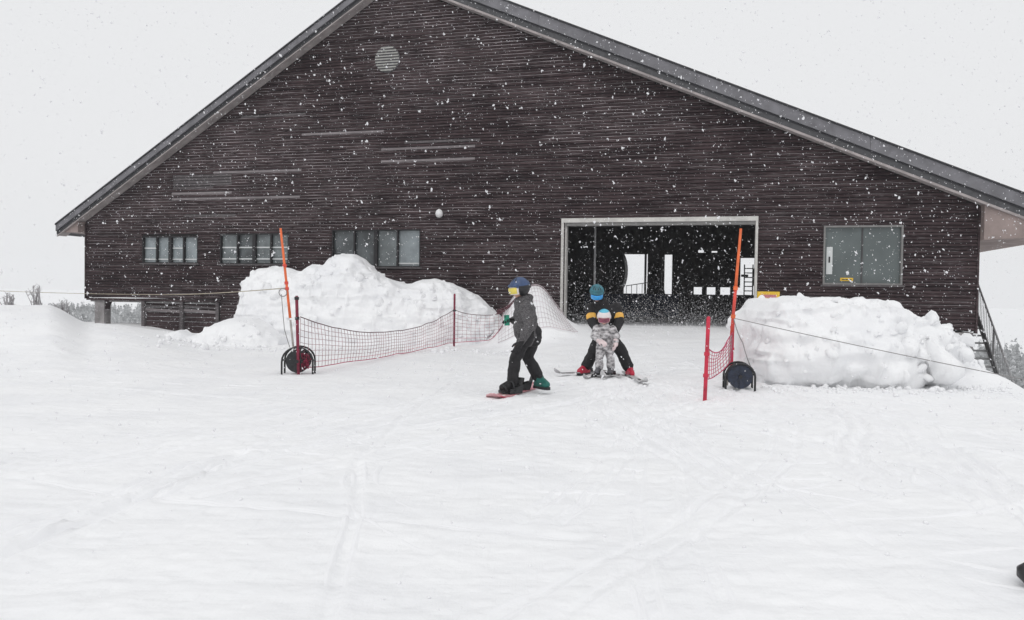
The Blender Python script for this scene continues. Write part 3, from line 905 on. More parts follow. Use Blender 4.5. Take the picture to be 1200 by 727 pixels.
MB().box(25.60, 25.76, 0.070, 0.079, 2.12, 2.90).build("paper_notice", M['white_bar'], w4)
MB().box(25.655, 25.70, 0.062, 0.068, 2.45, 2.62).build("notice_print", M['black'], w4)
MB().box(25.98, 26.32, 0.070, 0.079, 1.93, 2.02).build("yellow_sticker", M['yellow'], w4)
MB().box(26.02, 26.28, 0.064, 0.069, 1.955, 1.985).build("sticker_print", M['sign_dark'], w4)

# round louvred vent
vc = (11.98, 9.08)
v = MB(); v.tube([(vc[0], -0.075, vc[1]), (vc[0], 0.0, vc[1])], 0.44, 28); vent = v.build("vent", M['fascia_low'], bld)
for k in range(9):
    zz = -0.36 + k * 0.09
    hw = math.sqrt(max(0.0, 0.42 ** 2 - zz ** 2))
    MB().hexa([(vc[0] - hw, -0.115, vc[1] + zz - 0.026), (vc[0] + hw, -0.115, vc[1] + zz - 0.026), (vc[0] + hw, -0.08, vc[1] + zz + 0.020), (vc[0] - hw, -0.08, vc[1] + zz + 0.020)],
              [(vc[0] - hw, -0.112, vc[1] + zz - 0.014), (vc[0] + hw, -0.112, vc[1] + zz - 0.014), (vc[0] + hw, -0.078, vc[1] + zz + 0.032), (vc[0] - hw, -0.078, vc[1] + zz + 0.032)]).build("louvre", M['vent'], vent)
# white wall lamp
lm = MB(); lm.tube([(13.88, 0.0, 4.0), (13.88, -0.10, 4.0)], 0.05, 10); lamp = lm.build("wall_lamp", M['alu'], bld)
g = MB(); g.tube([(13.88, -0.10, 3.88), (13.88, -0.12, 3.90), (13.88, -0.14, 3.99), (13.88, -0.14, 4.08), (13.88, -0.13, 4.13)], 0.1, 14, True, [0.05, 0.105, 0.125, 0.095, 0.03])
g.build("lamp_globe", M['white'], lamp, smooth=True)

# door frame
df = MB(); df.box(DOOR[0] - 0.10, DOOR[1] + 0.05, -0.075, 0.30, DOOR[3], DOOR[3] + 0.13)
dfo = df.build("door_frame", M['door_frame'], bld)
MB().box(DOOR[0] - 0.10, DOOR[0] - 0.02, -0.072, 0.06, 0.3, DOOR[3] - 0.003).build("jamb", M['door_frame'], dfo)
MB().box(DOOR[0] - 0.018, DOOR[0] + 0.05, 0.03, 0.30, 0.3, DOOR[3] - 0.003).build("jamb", M['door_frame'], dfo)
MB().box(DOOR[1] - 0.02, DOOR[1] + 0.05, -0.072, 0.30, 0.3, DOOR[3] - 0.003).build("jamb", M['door_frame'], dfo)
MB().box(DOOR[0] + 0.052, DOOR[1] - 0.024, -0.03, 0.20, DOOR[3] - 0.10, DOOR[3] - 0.003).build("header_track", M['alu'], dfo)

# hall interior: lining, ceiling, back wall with its openings, columns
b = MB(); b.box(14.0, 14.12, 0.20, 13.0, FLOOR, 6.5); b.build("hall_side_wall", M['inner'], bld)
b = MB(); b.box(26.4, 26.52, 0.20, 13.0, FLOOR, 6.1); b.build("hall_side_wall", M['inner'], bld)
b = MB(); b.box(14.0, 26.52, 0.20, 13.0, 5.3, 5.4); b.build("hall_ceiling", M['inner'], bld)
for k in range(5):
    MB().box(14.13, 26.39, 1.6 + 2.4 * k, 1.85 + 2.4 * k, 4.9, 5.29).build("ceiling_beam", M['inner'], bld)
b = MB()
holed_wall(b, 14.0, 26.52, FLOOR, 5.4, 13.0, 13.18, [(18.30, 19.45, 1.53, 3.39), (20.23, 20.58, 1.53, 3.37), (21.58, 23.64, 1.53, 1.87), (23.64, 24.40, 1.53, 3.22), (16.9, 17.60, 1.84, 2.05),
                                                    (21.75, 22.0, 3.46, 3.58), (22.35, 22.6, 3.46, 3.54)])  # small high slots added to imitate bright reflection strips
b.build("back_wall", M['inner'], bld)
MB().box(19.50, 20.14, 12.4, 12.98, FLOOR, 5.3).build("column", M['inner'], bld)
MB().hexa([(19.42, 12.2, 0.49), (20.52, 12.2, 0.49), (20.52, 12.99, 0.49), (19.42, 12.99, 0.49)], [(19.49, 12.35, 1.75), (20.24, 12.35, 1.75), (20.24, 12.99, 1.75), (19.49, 12.99, 1.75)]).build("column_base", M['inner'], bld)
for s in (21.95, 22.55, 23.2):
    MB().box(s, s + 0.22, 12.7, 12.98, FLOOR, 1.9).build("post", M['steel_dark'], bld)
MB().box(19.30, 19.40, 13.02, 13.10, 1.5, 3.39).build("post", M['alu'], bld)
MB().tube([(18.75, 1.2, 0.49), (18.75, 1.2, 4.8)], 0.035, 8).build("pipe", M['steel'], bld)
MB().box(17.75, 18.36, 12.9, 12.97, 1.50, 2.02).build("panel", M['grey_panel'], bld)

# things inside the hall
def hall(name, s, y, z=0.49):
    return empty(name, bl(s, y, z), BYAW)
mc = hall("lift_machinery", 17.0, 11.2)
tag(mc, "big dark round sided machine housing inside the hall, left of the bright opening", "machinery")
b = MB()
ring = []
for k in range(24):
    a = -math.pi / 2 + math.pi * k / 23
    ring.append((1.25 + 0.42 * math.cos(a), 0.95 * math.sin(a) + 2.06))
P = [(-1.9, 1.11)] + ring + [(-1.9, 3.01)]
nn = len(P)
b.add([(p[0], -0.6, p[1]) for p in P] + [(p[0], 0.6, p[1]) for p in P], [tuple(range(nn)), tuple(range(2 * nn - 1, nn - 1, -1))] + [(k, k + nn, (k + 1) % nn + nn, (k + 1) % nn) for k in range(nn)])
b.build("housing", M['steel_dark'], mc)
MB().box(-1.5, 0.9, -0.64, -0.605, 1.4, 2.5).build("access_panel", M['inner'], mc)
b = MB()
for x in (-1.6, 0.6): b.box(x, x + 0.25, -0.3, 0.3, 0.0, 1.105)
b.build("stand", M['steel_dark'], mc)
pad = hall("padded_barrier", 19.0, 9.2)
tag(pad, "low navy padded barrier across the floor at the back of the hall", "barrier")
for k in range(4):
    MB().box(-1.9 + k * 1.0, -0.92 + k * 1.0, -0.1, 0.1, 0.05, 1.02).build("pad", M['navy_pad'], pad)
MB().box(-1.95, 2.12, -0.06, 0.06, 0.0, 0.048).build("base_rail", M['steel_dark'], pad)
gr = hall("guard_rail", 18.4, 13.5)
tag(gr, "thin steel guard rail outside the bright back opening of the hall", "railing")
MB().tube([(0.0, 0, 1.41), (1.02, 0, 1.57)], 0.022, 6).build("top_rail", M['steel'], gr)
for k in range(5):
    MB().tube([(0.02 + k * 0.25, 0, 0.0), (0.02 + k * 0.25, 0, 1.41 + 0.04 * k)], 0.016, 6).build("post", M['steel'], gr)
ld = hall("steel_ladder", 23.95, 12.3)
tag(ld, "dark steel ladder and gear against the bright opening at the right of the hall", "ladder")
MB().tube([(-0.16, 0, 0), (-0.16, 0, 2.4)], 0.03, 6).build("side_rail", M['steel_dark'], ld)
MB().tube([(0.20, 0, 0), (0.20, 0, 2.4)], 0.03, 6).build("side_rail", M['steel_dark'], ld)
for k in range(11):
    MB().box(-0.15, 0.19, -0.02, 0.02, 0.2 + k * 0.2, 0.245 + k * 0.2).build("rung", M['steel_dark'], ld)
MB().hexa([(0.21, -0.1, 1.5), (0.34, -0.1, 1.3), (0.34, 0.1, 1.3), (0.21, 0.1, 1.5)], [(0.21, -0.1, 2.3), (0.30, -0.1, 2.1), (0.30, 0.1, 2.1), (0.21, 0.1, 2.3)]).build("gear_case", M['steel_dark'], ld)
MB().box(-0.3, 0.0, -0.1, 0.1, 1.85, 1.95).build("gear_arm", M['steel_dark'], ld)

# yellow sign on the wall by the door
sg = empty("warning_sign", bl(24.03, -0.07, 1.20), BYAW)
tag(sg, "yellow warning sign with a faded red heading on the wall right of the doorway", "sign")
MB().box(-0.31, 0.31, -0.012, 0.012, -0.35, 0.40).build("sign_plate", M['yellow'], sg)
hd = MB(); hp = [(-0.20, 0.22), (0.20, 0.22), (0.22, 0.26), (0.20, 0.31), (-0.20, 0.31), (-0.22, 0.26)]
hd.add([(p[0], -0.020, p[1]) for p in hp] + [(p[0], -0.0125, p[1]) for p in hp], [tuple(range(6)), tuple(range(11, 5, -1))] + [(k, k + 6, (k + 1) % 6 + 6, (k + 1) % 6) for k in range(6)])
hd.build("heading_plate", M['sign_red'], sg)
for k, (a, c, zz) in enumerate(((-0.22, 0.22, 0.185), (-0.22, 0.20, 0.10), (-0.22, 0.12, 0.03), (-0.22, -0.10, -0.06))):
    MB().box(a, c, -0.015, -0.0125, zz, zz + 0.02).build("print_line", M['sign_dark'], sg)

# ------------------------------------------------------------------ staircase on the right
st = empty("outdoor_staircase", bl(29.9, -0.9, -2.2), BYAW)
tag(st, "narrow steel staircase with a barred handrail climbing beside the right wall", "staircase")
def stz(y): return -0.79 + 0.87 * (y - 0.86)
def L(s, y, z): return (s - 29.9, y + 0.9, z + 2.2)
for s in (29.56, 30.28):
    MB().hexa([L(s, -0.6, stz(-0.6) - 0.12), L(s + 0.05, -0.6, stz(-0.6) - 0.12), L(s + 0.05, 3.3, stz(3.3) - 0.12), L(s, 3.3, stz(3.3) - 0.12)],
              [L(s, -0.6, stz(-0.6) + 0.12), L(s + 0.05, -0.6, stz(-0.6) + 0.12), L(s + 0.05, 3.3, stz(3.3) + 0.12), L(s, 3.3, stz(3.3) + 0.12)]).build("stringer", M['steel_dark'], st)
for k in range(16):
    y = -0.5 + k * 0.245
    t = MB(); t.box(29.615 - 29.9, 30.275 - 29.9, y + 0.9, y + 1.13, stz(y) + 2.2 - 0.02, stz(y) + 2.2 + 0.025)
    t.build("tread", M['steel'], st)
def railz(y): return stz(y) + 1.02
hr = [L(30.3, y, railz(y)) for y in (-0.6, 0.5, 1.6, 2.6, 3.2)]
MB().tube(hr + [L(30.3, 3.5, railz(3.2) + 0.05)], 0.028, 8).build("handrail", M['steel'], st)
MB().tube([L(30.3, y, stz(y) + 0.18) for y in (-0.6, 3.2)], 0.018, 6).build("bottom_rail", M['steel'], st)
for k in range(27):
    y = -0.55 + k * 0.14
    MB().tube([L(30.3, y, stz(y) + 0.18), L(30.3, y, railz(y))], 0.009, 5).build("baluster", M['steel'], st)
for y in (-0.5, 1.3, 3.1):
    MB().tube([L(30.3, y, stz(y)), L(30.3, y, railz(y))], 0.026, 6).build("rail_post", M['steel'], st)
MB().box(29.50 - 29.9, 29.56 - 29.9, 3.1 + 0.9, 3.16 + 0.9, stz(3.1) + 2.2, stz(3.1) + 3.45).build("landing_post", M['steel'], st)
MB().box(29.615 - 29.9, 30.275 - 29.9, 3.43 + 0.9, 4.6 + 0.9, stz(3.3) + 2.2 - 0.06, stz(3.3) + 2.2).build("landing", M['steel_dark'], st)

# ------------------------------------------------------------------ poles, stakes, reels, nets, ropes
def ring_loop(b, c, r, tr, axis_n, n=12):
    u, w = frame_of(axis_n)
    pts = [Vector(c) + u * (r * math.cos(2 * math.pi * k / n)) + w * (r * math.sin(2 * math.pi * k / n)) for k in range(n + 1)]
    b.tube(pts, tr, 5, False)

PL_B, PL_T = Vector((-3.79, 13.5, 0.0)), Vector((-4.08, 13.5, 2.52))
def along(a, c, t): return a + (c - a) * t
p = empty("orange_pole", PL_B); p.location.z = hgt(PL_B.x, PL_B.y)
tag(p, "tall thin orange pole leaning left beside the black and red cable reel", "pole", "orange poles beside the path")
def segm(a, c, t0, t1, r, name, m, par, r2=None, nseg=3):
    pts = [along(a, c, t0 + (t1 - t0) * k / nseg) for k in range(nseg + 1)]
    return MB().tube(pts, r, 8, True, [r + ((r2 or r) - r) * k / nseg for k in range(nseg + 1)]).build(name, m, par, True, par.location)
segm(PL_B - (PL_T - PL_B) * 0.06, PL_T, 0.0, 0.40, 0.019, "bare_shaft", M['bare_pole'], p)
segm(PL_B, PL_T, 0.375, 1.0, 0.025, "orange_sleeve", M['orange'], p, 0.020)
b = MB(); 
for t in (0.58, 0.62, 0.74): 
    b.disc_prism(along(PL_B, PL_T, t), PL_T - PL_B, 0.034, 0.05, 10)
b.build("clip", M['orange_red'], p, False, p.location)
b = MB(); ring_loop(b, along(PL_B, PL_T, 0.565) + Vector((-0.07, -0.02, -0.03)), 0.07, 0.008, (0, 1, 0)); b.build("ring", M['rope_grey'], p, True, p.location)

PR_T, PR_M, PR_B = Vector((3.61, 12.2, 2.51)), Vector((3.50, 12.2, 1.06)), Vector((3.44, 12.2, 0.02))
p2 = empty("orange_pole", (PR_B.x, PR_B.y, hgt(PR_B.x, PR_B.y)))
tag(p2, "tall thin orange pole leaning right beside the navy cable reel at the door", "pole", "orange poles beside the path")
segm(PR_B - Vector((0.01, 0, 0.15)), PR_T, 0.0, 0.50, 0.018, "bare_shaft", M['bare_pole'], p2)
segm(PR_B, PR_T, 0.32, 0.62, 0.026, "orange_sleeve", M['orange_red'], p2)
segm(PR_B, PR_T, 0.62, 1.0, 0.025, "orange_sleeve", M['orange'], p2, 0.021)
b = MB()
for t in (0.44, 0.62): b.disc_prism(along(PR_B, PR_T, t), PR_T - PR_B, 0.036, 0.06, 10)
b.build("clip", M['orange'], p2, False, p2.location)

def stake(x, y, h, lean, m, label, hooks=()):
    z = hgt(x, y)
    o = empty("net_stake", (x, y, z))
    tag(o, label, "stake", "red stakes that hold the nets")
    a, c = Vector((x, y, z - 0.2)), Vector((x + lean, y, z + h))
    MB().tube([a, along(a, c, 0.5), along(a, c, 0.985), c], 0.026, 8, True, [0.028, 0.028, 0.028, 0.018]).build("shaft", M[m], o, True, o.location)
    b = MB()
    for t in hooks: b.disc_prism(along(a, c, t), c - a, 0.04, 0.05, 8)
    if hooks: b.build("net_hook", M['black'] if m == 'dark_red' else M['red_stake'], o, False, o.location)
    return a, c
S1 = stake(-3.66, 13.22, 1.36, -0.05, 'dark_red', "dark red stake in front of the black and red reel", (0.75, 0.97))
S2 = stake(-1.53, 20.4, 1.40, 0.0, 'dark_red', "dark red stake standing alone in the middle of the long net", (0.72,))
S3 = stake(2.69, 10.64, 1.17, 0.035, 'red_stake', "bright red stake right of the skiers, the front end of the short net", (0.62, 0.4))
# the stake that carries the far end of the short net, behind the orange pole
S4 = stake(3.90, 13.6, 0.98, 0.02, 'red_stake', "red stake just behind the right orange pole at the snow pile", (0.6,))

def net(name, P, label, top_m='net_dark', mats_=('net', 'net_red'), rad=0.0048, bottom_m='net_red'):
    """P (nu, nv, 3): grid of knots, v from the bottom (0) to the top cord."""
    nu, nv = P.shape[:2]
    base = Vector(P[0, 0])
    o = empty(name, base)
    tag(o, label, "net", "red safety nets")
    b = MB()
    for j in range(1, nv - 1):
        b.cur = 0 if j > 1 else 1
        b.tube([Vector(P[i, j]) for i in range(nu)], rad, 3, False)
    for i in range(nu):
        b.cur = 0
        b.tube([Vector(P[i, j]) for j in range(nv)], rad, 3, False)
    me = b.build("mesh_panel", [M[k] for k in mats_], o, False, base)
    MB().tube([Vector(P[i, -1]) for i in range(nu)], 0.009, 5, False).build("top_cord", M[top_m], o, False, base)
    MB().tube([Vector(P[i, 0]) for i in range(nu)], 0.008, 5, False).build("bottom_cord", M[bottom_m], o, False, base)
    return o
def net_between(stops, nu, nv, sag, seed):
    """stops: (x, y, z_bottom, z_top) along the run"""
    st_ = np.array(stops, float)
    d = np.concatenate([[0], np.cumsum(np.hypot(np.diff(st_[:, 0]), np.diff(st_[:, 1])))])
    t = np.linspace(0, d[-1], nu)
    X, Y, Z0, Z1 = (np.interp(t, d, st_[:, k]) for k in range(4))
    G = np.zeros((nu, nv, 3))
    for j in range(nv):
        f = j / (nv - 1)
        G[:, j, 0] = X; G[:, j, 1] = Y + 0.10 * np.sin(f * math.pi) * np.sin(np.linspace(0, 5, nu))
        G[:, j, 2] = Z0 + (Z1 - Z0) * f
    G += 0.022 * np.stack([vnoise(G * 2.3, seed), vnoise(G * 2.3, seed + 1), vnoise(G * 2.3, seed + 2)], -1)
    # never sink into the snow
    zz = height(G[..., 0], G[..., 1])
    G[..., 2] = np.maximum(G[..., 2], zz + 0.01)
    return G
def smooth_run(a, c, n, sag_top, sag_bot=0.0):
    """one span between stops a and c with a hanging curve"""
    r = []
    for k in range(n + 1):
        t = k / n
        s = 4 * t * (1 - t)
        r.append((a[0] + (c[0] - a[0]) * t, a[1] + (c[1] - a[1]) * t, a[2] + (c[2] - a[2]) * t - sag_bot * s, a[3] + (c[3] - a[3]) * t - sag_top * s))
    return r
run1 = smooth_run((-3.66, 13.24, 0.08, 0.98), (-1.53, 20.42, 0.12, 0.98), 14, 0.42, 0.05)
run2 = smooth_run((-1.53, 20.42, 0.12, 0.98), (-0.25, 20.7, 0.2, 0.92), 6, 0.10)
net("safety_net", net_between(run1 + run2[1:], 74, 9, 0, 3), "long faded red net sagging between two dark stakes before the tall snow pile")
# net lying over the mound by the door
mound = []
nu, nv = 24, 11
G = np.zeros((nu, nv, 3))
for i in range(nu):
    for j in range(nv):
        u, f = i / (nu - 1), j / (nv - 1)
        x = -0.35 + 2.1 * u - 0.35 * f * u
        y = 20.05 + 1.15 * f + 0.25 * u * (1 - f)
        G[i, j] = (x, y, 0)
G[..., 2] = height(G[..., 0], G[..., 1]) + 0.045 + 0.02 * vnoise(G * 3.0, 3)
net("safety_net", G, "faded red net draped over the snow mound left of the doorway", top_m='net_pale', mats_=('net_pale', 'net_pale'), rad=0.0045, bottom_m='net_pale')
# dark red rolled end of net climbing to the mound, behind the snowboarder
b = MB()
pts = [Vector((-0.42, 20.9, 0.92)), Vector((-0.22, 20.9, 1.0)), Vector((0.0, 20.95, 1.16)), Vector((0.2, 21.0, 1.40)), Vector((0.35, 21.1, 1.55))]
for k in range(5):
    b.tube([q + Vector((0, rr.uniform(-.03, .03), rr.uniform(-.05, .05))) for q in pts], 0.022, 5)
o = b.build("rolled_net", M['net_dark'], None, True, pts[0]); o.location = pts[0]
tag(o, "dark red rolled up net end leading up the mound behind the snowboarder", "net")
# short net on the right
run = smooth_run((2.70, 10.66, 0.28, 0.74), (3.46, 12.1, 0.40, 0.86), 8, 0.20, 0.06) + smooth_run((3.46, 12.1, 0.40, 0.86), (3.88, 13.58, 0.30, 0.9), 4, 0.05)[1:]
net("safety_net", net_between(run, 20, 8, 0, 9), "short limp red net between the bright red stake and the right orange pole", top_m='net_red', mats_=('net_red', 'net_red'), rad=0.005)

def reel(loc, yaw, r, discs, label, frame_r):
    o = empty("cable_reel", loc, yaw)
    tag(o, label, "reel", "cable reels standing at the stakes")
    b = MB()
    for y in (-0.17, 0.17):                           # two arched tube legs
        pts = [(-frame_r, y, -0.08), (-frame_r, y, 0.22)]
        for k in range(1, 12):
            a = math.pi - math.pi * k / 12
            pts.append((frame_r * math.cos(a), y, r + 0.03 + (frame_r) * math.sin(a) * 0.92))
        pts += [(frame_r, y, 0.22), (frame_r, y, -0.08)]
        b.tube(pts, 0.017, 7)
    b.build("arch_frame", M['black'], o, True)
    MB().tube([(-frame_r, -0.17, 0.24), (-frame_r, 0.17, 0.24)], 0.014, 6).build("cross_bar", M['black'], o)
    MB().tube([(frame_r, -0.17, 0.24), (frame_r, 0.17, 0.24)], 0.014, 6).build("cross_bar", M['black'], o)
    MB().tube([(0, -0.20, r + 0.03), (0, 0.20, r + 0.03)], 0.03, 8).build("axle", M['black'], o)
    for y, m in discs:
        d = MB()
        d.disc_prism((0, y, r + 0.03), (0, 1, 0), r, 0.02, 28)
        for k in range(8):                             # pressed ribs
            a = 2 * math.pi * k / 8
            d.hexa([(math.cos(a) * 0.06 - math.sin(a) * 0.008, y - 0.020, r + 0.03 + math.sin(a) * 0.06 + math.cos(a) * 0.008), (math.cos(a) * 0.06 + math.sin(a) * 0.008, y - 0.020, r + 0.03 + math.sin(a) * 0.06 - math.cos(a) * 0.008),
                    (math.cos(a) * r * 0.92 + math.sin(a) * 0.008, y - 0.020, r + 0.03 + math.sin(a) * r * 0.92 - math.cos(a) * 0.008), (math.cos(a) * r * 0.92 - math.sin(a) * 0.008, y - 0.020, r + 0.03 + math.sin(a) * r * 0.92 + math.cos(a) * 0.008)],
                   [(math.cos(a) * 0.06 - math.sin(a) * 0.008, y - 0.009, r + 0.03 + math.sin(a) * 0.06 + math.cos(a) * 0.008), (math.cos(a) * 0.06 + math.sin(a) * 0.008, y - 0.009, r + 0.03 + math.sin(a) * 0.06 - math.cos(a) * 0.008),
                    (math.cos(a) * r * 0.92 + math.sin(a) * 0.008, y - 0.009, r + 0.03 + math.sin(a) * r * 0.92 - math.cos(a) * 0.008), (math.cos(a) * r * 0.92 - math.sin(a) * 0.008, y - 0.009, r + 0.03 + math.sin(a) * r * 0.92 + math.cos(a) * 0.008)])
        d.build("flange", M[m], o)
    c = MB()
    for k in range(9):
        ring_loop(c, (0, -0.12 + k * 0.03, r + 0.03), r * (0.72 + 0.04 * (k % 2)), 0.016, (0, 1, 0), 20)
    c.disc_prism((0, 0, r + 0.03), (0, 1, 0), r * 0.70, 0.25, 20)
    return o, c
o, c = reel((-3.71, 13.38, hgt(-3.71, 13.38)), R(8), 0.20, ((-0.13, 'reel_black'), (0.13, 'reel_black')), "black cable reel tangled with red rope at the foot of an orange pole", 0.26)
c.build("wound_cable", M['dark_red'], o, True)
# red rope tangle on its right half
b = MB(); q = random.Random(2)
for k in range(11):
    a0 = q.uniform(-2.0, 1.2)
    pts = []
    for s_ in range(6):
        a = a0 + s_ * q.uniform(0.2, 0.5); rad_ = q.uniform(0.03, 0.18)
        pts.append((0.06 + abs(rad_ * math.cos(a)), -0.15 - q.uniform(0, 0.03), 0.23 + rad_ * math.sin(a)))
    b.tube(pts, 0.008, 4)
b.build("rope_tangle", M['dark_red'], o, True)
o, c = reel((3.51, 11.8, hgt(3.51, 11.8)), R(-10), 0.185, ((-0.13, 'reel_navy'), (0.13, 'reel_black')), "navy cable reel in a black arch frame at the foot of the right orange pole", 0.215)
c.build("wound_cable", M['reel_navy'], o, True)

def rope(name, pts, sag, r, m, label, cat, n=28, group=None):
    P_ = []
    for a, c in zip(pts[:-1], pts[1:]):
        a, c = Vector(a), Vector(c)
        for k in range(n):
            t = k / n
            P_.append(along(a, c, t) - Vector((0, 0, sag * 4 * t * (1 - t))))
    P_.append(Vector(pts[-1]))
    base = P_[0].copy()
    o = MB().tube(P_, r, 5, False).build(name, m, None, True, base)
    o.location = base
    tag(o, label, cat, group)
    return o
rope("yellow_rope", [along(PL_B, PL_T, 0.585), (-11.3, 24.0, 1.25), (-19.5, 26.5, 1.35)], 0.04, 0.009, M['rope_yellow'], "thin dull yellow rope strung from the left orange pole past the building corner", "rope")
rope("grey_cord", [along(PR_B, PR_T, 0.43), (6.9, 9.8, 0.36), (9.0, 8.2, 0.15)], 0.02, 0.006, M['rope_grey'], "thin grey cord stretched from the right orange pole across the blocky snow pile", "rope")
rope("loose_cord", [along(PR_B, PR_T, 0.44), (3.60, 11.95, 0.72), (3.72, 11.8, 0.30)], 0.05, 0.008, M['rope_grey'], "short slack cord hanging from the right orange pole to the navy reel", "rope")
rope("slack_cord", [along(PL_B, PL_T, 0.54) + Vector((-0.1, -0.03, 0)), (-3.98, 13.44, 0.75), (-3.84, 13.4, 0.36)], 0.02, 0.007, M['rope_grey'], "short slack cord hanging from the left orange pole to the black reel", "rope")

# ------------------------------------------------------------------ bare shrubs on the bank, forest beyond
def shrub(x, y, h, label, seed):
    q = random.Random(seed)
    z = hgt(x, y)
    o = empty("bare_shrub", (x, y, z))
    tag(o, label, "shrub", "bare shrubs on the snow bank")
    stems, tw = MB(), MB()
    for k in range(16):
        a = q.uniform(0, 2 * math.pi); l = h * q.uniform(0.6, 1.1); lean = q.uniform(0.1, 0.55)
        p0 = Vector((q.uniform(-.12, .12), q.uniform(-.12, .12), -0.1)); d = Vector((math.cos(a) * lean, math.sin(a) * lean, 1)).normalized()
        p1 = p0 + d * l * 0.5; p2 = p1 + (d + Vector((q.uniform(-.2, .2), q.uniform(-.2, .2), 0.1))) * l * 0.5
        stems.tube([p0, p1, p2], 0.012, 5, False, [0.014, 0.010, 0.004])
        for j in range(9):
            t = q.uniform(0.3, 0.95); s_ = along(p1, p2, t) if q.random() < .6 else along(p0, p1, t)
            e = s_ + Vector((q.uniform(-.5, .5), q.uniform(-.5, .5), q.uniform(0.1, 0.7))) * h * 0.32
            tw.tube([s_, along(s_, e, 0.5) + Vector((0, 0, 0.01)), e], 0.006, 3, False, [0.007, 0.005, 0.002])
    stems.build("stem", M['twig'], o); tw.build("twig", M['twig'], o)['kind'] = 'stuff'
shrub(-14.05, 21.4, 0.42, "sparse bare grey shrub poking from the snow at the far left edge", 1)
shrub(-13.35, 21.6, 0.62, "tallest bare grey shrub on the snow bank at left", 2)
shrub(-12.7, 21.8, 0.46, "bare grey shrub on the bank nearest the building", 4)

def forest():
    V, F = [], []
    n = 0
    q = random.Random(9)
    Q = np.random.default_rng(4)
    cnt = 0
    while cnt < 15000:
        if q.random() < 0.5:
            az = q.uniform(0.42, 1.0); D = q.uniform(95, 335); hh = q.uniform(4.5, 9)
        else:
            az = q.uniform(-0.95, -0.30); D = q.uniform(235, 310); hh = q.uniform(2.0, 3.2)
            if vnoise(np.array([[az * 14, D * 0.03, 0.5]]), 6)[0] < -0.45 and D > 285: continue
        x, y = D * math.sin(az), D * math.cos(az)
        cnt += 1
        V.append((x, y, hh)); 
    A = np.array(V)
    Z = height(A[:, 0], A[:, 1])
    verts, faces = [], []
    for (x, y, hh), z in zip(A, Z):
        k = len(verts)
        # tapered trunk and a few frosted tiers of boughs, ragged
        verts += [(x - .1, y, z - .5), (x + .1, y, z - .5), (x, y, z + hh)]; faces.append((k, k + 1, k + 2))
        for t in range(9):
            f = q.uniform(0.12, 0.95)
            rad_ = hh * 0.24 * (1.05 - f) + 0.25
            a = q.uniform(0, 2 * math.pi)
            c = (x + math.cos(a) * rad_ * 0.5, y + math.sin(a) * rad_ * 0.5, z + hh * f)
            k = len(verts)
            s_ = rad_ * q.uniform(0.5, 1.0)
            verts += [(c[0] - s_ * math.sin(a), c[1] + s_ * math.cos(a), c[2] - 0.25 * s_), (c[0] + s_ * math.sin(a), c[1] - s_ * math.cos(a), c[2] - 0.25 * s_), (c[0] - math.cos(a) * .4 * s_, c[1] - math.sin(a) * .4 * s_, c[2] + s_ * 0.9)]
            faces.append((k, k + 1, k + 2))
    me = fast_mesh("forest", np.array(verts), np.array(faces), M['forest'], False)
    o = link_mesh("forest", me)
    tag(o, "frosted grey forest on the hillside below and beyond the building", "forest", None, "stuff")
forest()

# ------------------------------------------------------------------ people
def capsules(caps, fat=1.0):
    """caps: (p0, p1, r0, r1) -> raw mesh of rounded tapering limbs"""
    b = MB()
    for p0, p1, r0, r1 in caps:
        r0, r1 = r0 * fat, r1 * fat
        p0, p1 = Vector(p0), Vector(p1)
        d = p1 - p0
        if d.length < 1e-5: d = Vector((0, 0, 1e-4))
        dn = d.normalized()
        pts, rad_ = [], []
        for k in range(1, 6):
            a = -math.pi / 2 + math.pi / 2 * k / 5.0
            pts.append(p0 + dn * (math.sin(a) * r0)); rad_.append(max(1e-4, math.cos(a) * r0))
        for k in range(0, 5):
            a = math.pi / 2 * k / 5.0
            pts.append(p1 + dn * (math.sin(a) * r1)); rad_.append(max(1e-4, math.cos(a) * r1))
        b.tube(pts, 1, 14, True, rad_)
    return b
def remeshed(name, b, m, parent, off, voxel=0.012, smooth_it=4, fold=0.0, fscale=9.0, seed=0, stretch=(1, 1, 1)):
    tmp = bpy.data.objects.new("tmp", b.mesh("tmp", m)); COL.objects.link(tmp)
    r = tmp.modifiers.new("r", 'REMESH'); r.mode = 'VOXEL'; r.voxel_size = voxel; r.use_smooth_shade = True
    if smooth_it:
        s = tmp.modifiers.new("s", 'SMOOTH'); s.iterations = smooth_it; s.factor = 0.5
    dg = bpy.context.evaluated_depsgraph_get(); dg.update()
    me = bpy.data.meshes.new_from_object(tmp.evaluated_get(dg))
    old = tmp.data
    bpy.data.objects.remove(tmp); bpy.data.meshes.remove(old)
    me.name = name
    n = len(me.vertices)
    co = np.empty(n * 3, np.float32); me.vertices.foreach_get('co', co); co = co.reshape(-1, 3).astype(float)
    if fold > 0:
        nr = np.empty(n * 3, np.float32); me.vertices.foreach_get('normal', nr); nr = nr.reshape(-1, 3)
        Q = co * np.array(stretch) * fscale
        d = fold * (1.0 - 2.0 * np.abs(vnoise(Q, seed))) * 0.7 + fold * 0.5 * fbm(Q * 2.1, 2, seed + 3)
        co = co + nr * d[:, None]
    co = co - np.array(off)
    me.vertices.foreach_set('co', co.astype(np.float32).ravel())
    me.materials.clear(); me.materials.append(m)
    me.polygons.foreach_set('use_smooth', [True] * len(me.polygons))
    me.update()
    return link_mesh(name, me, parent)

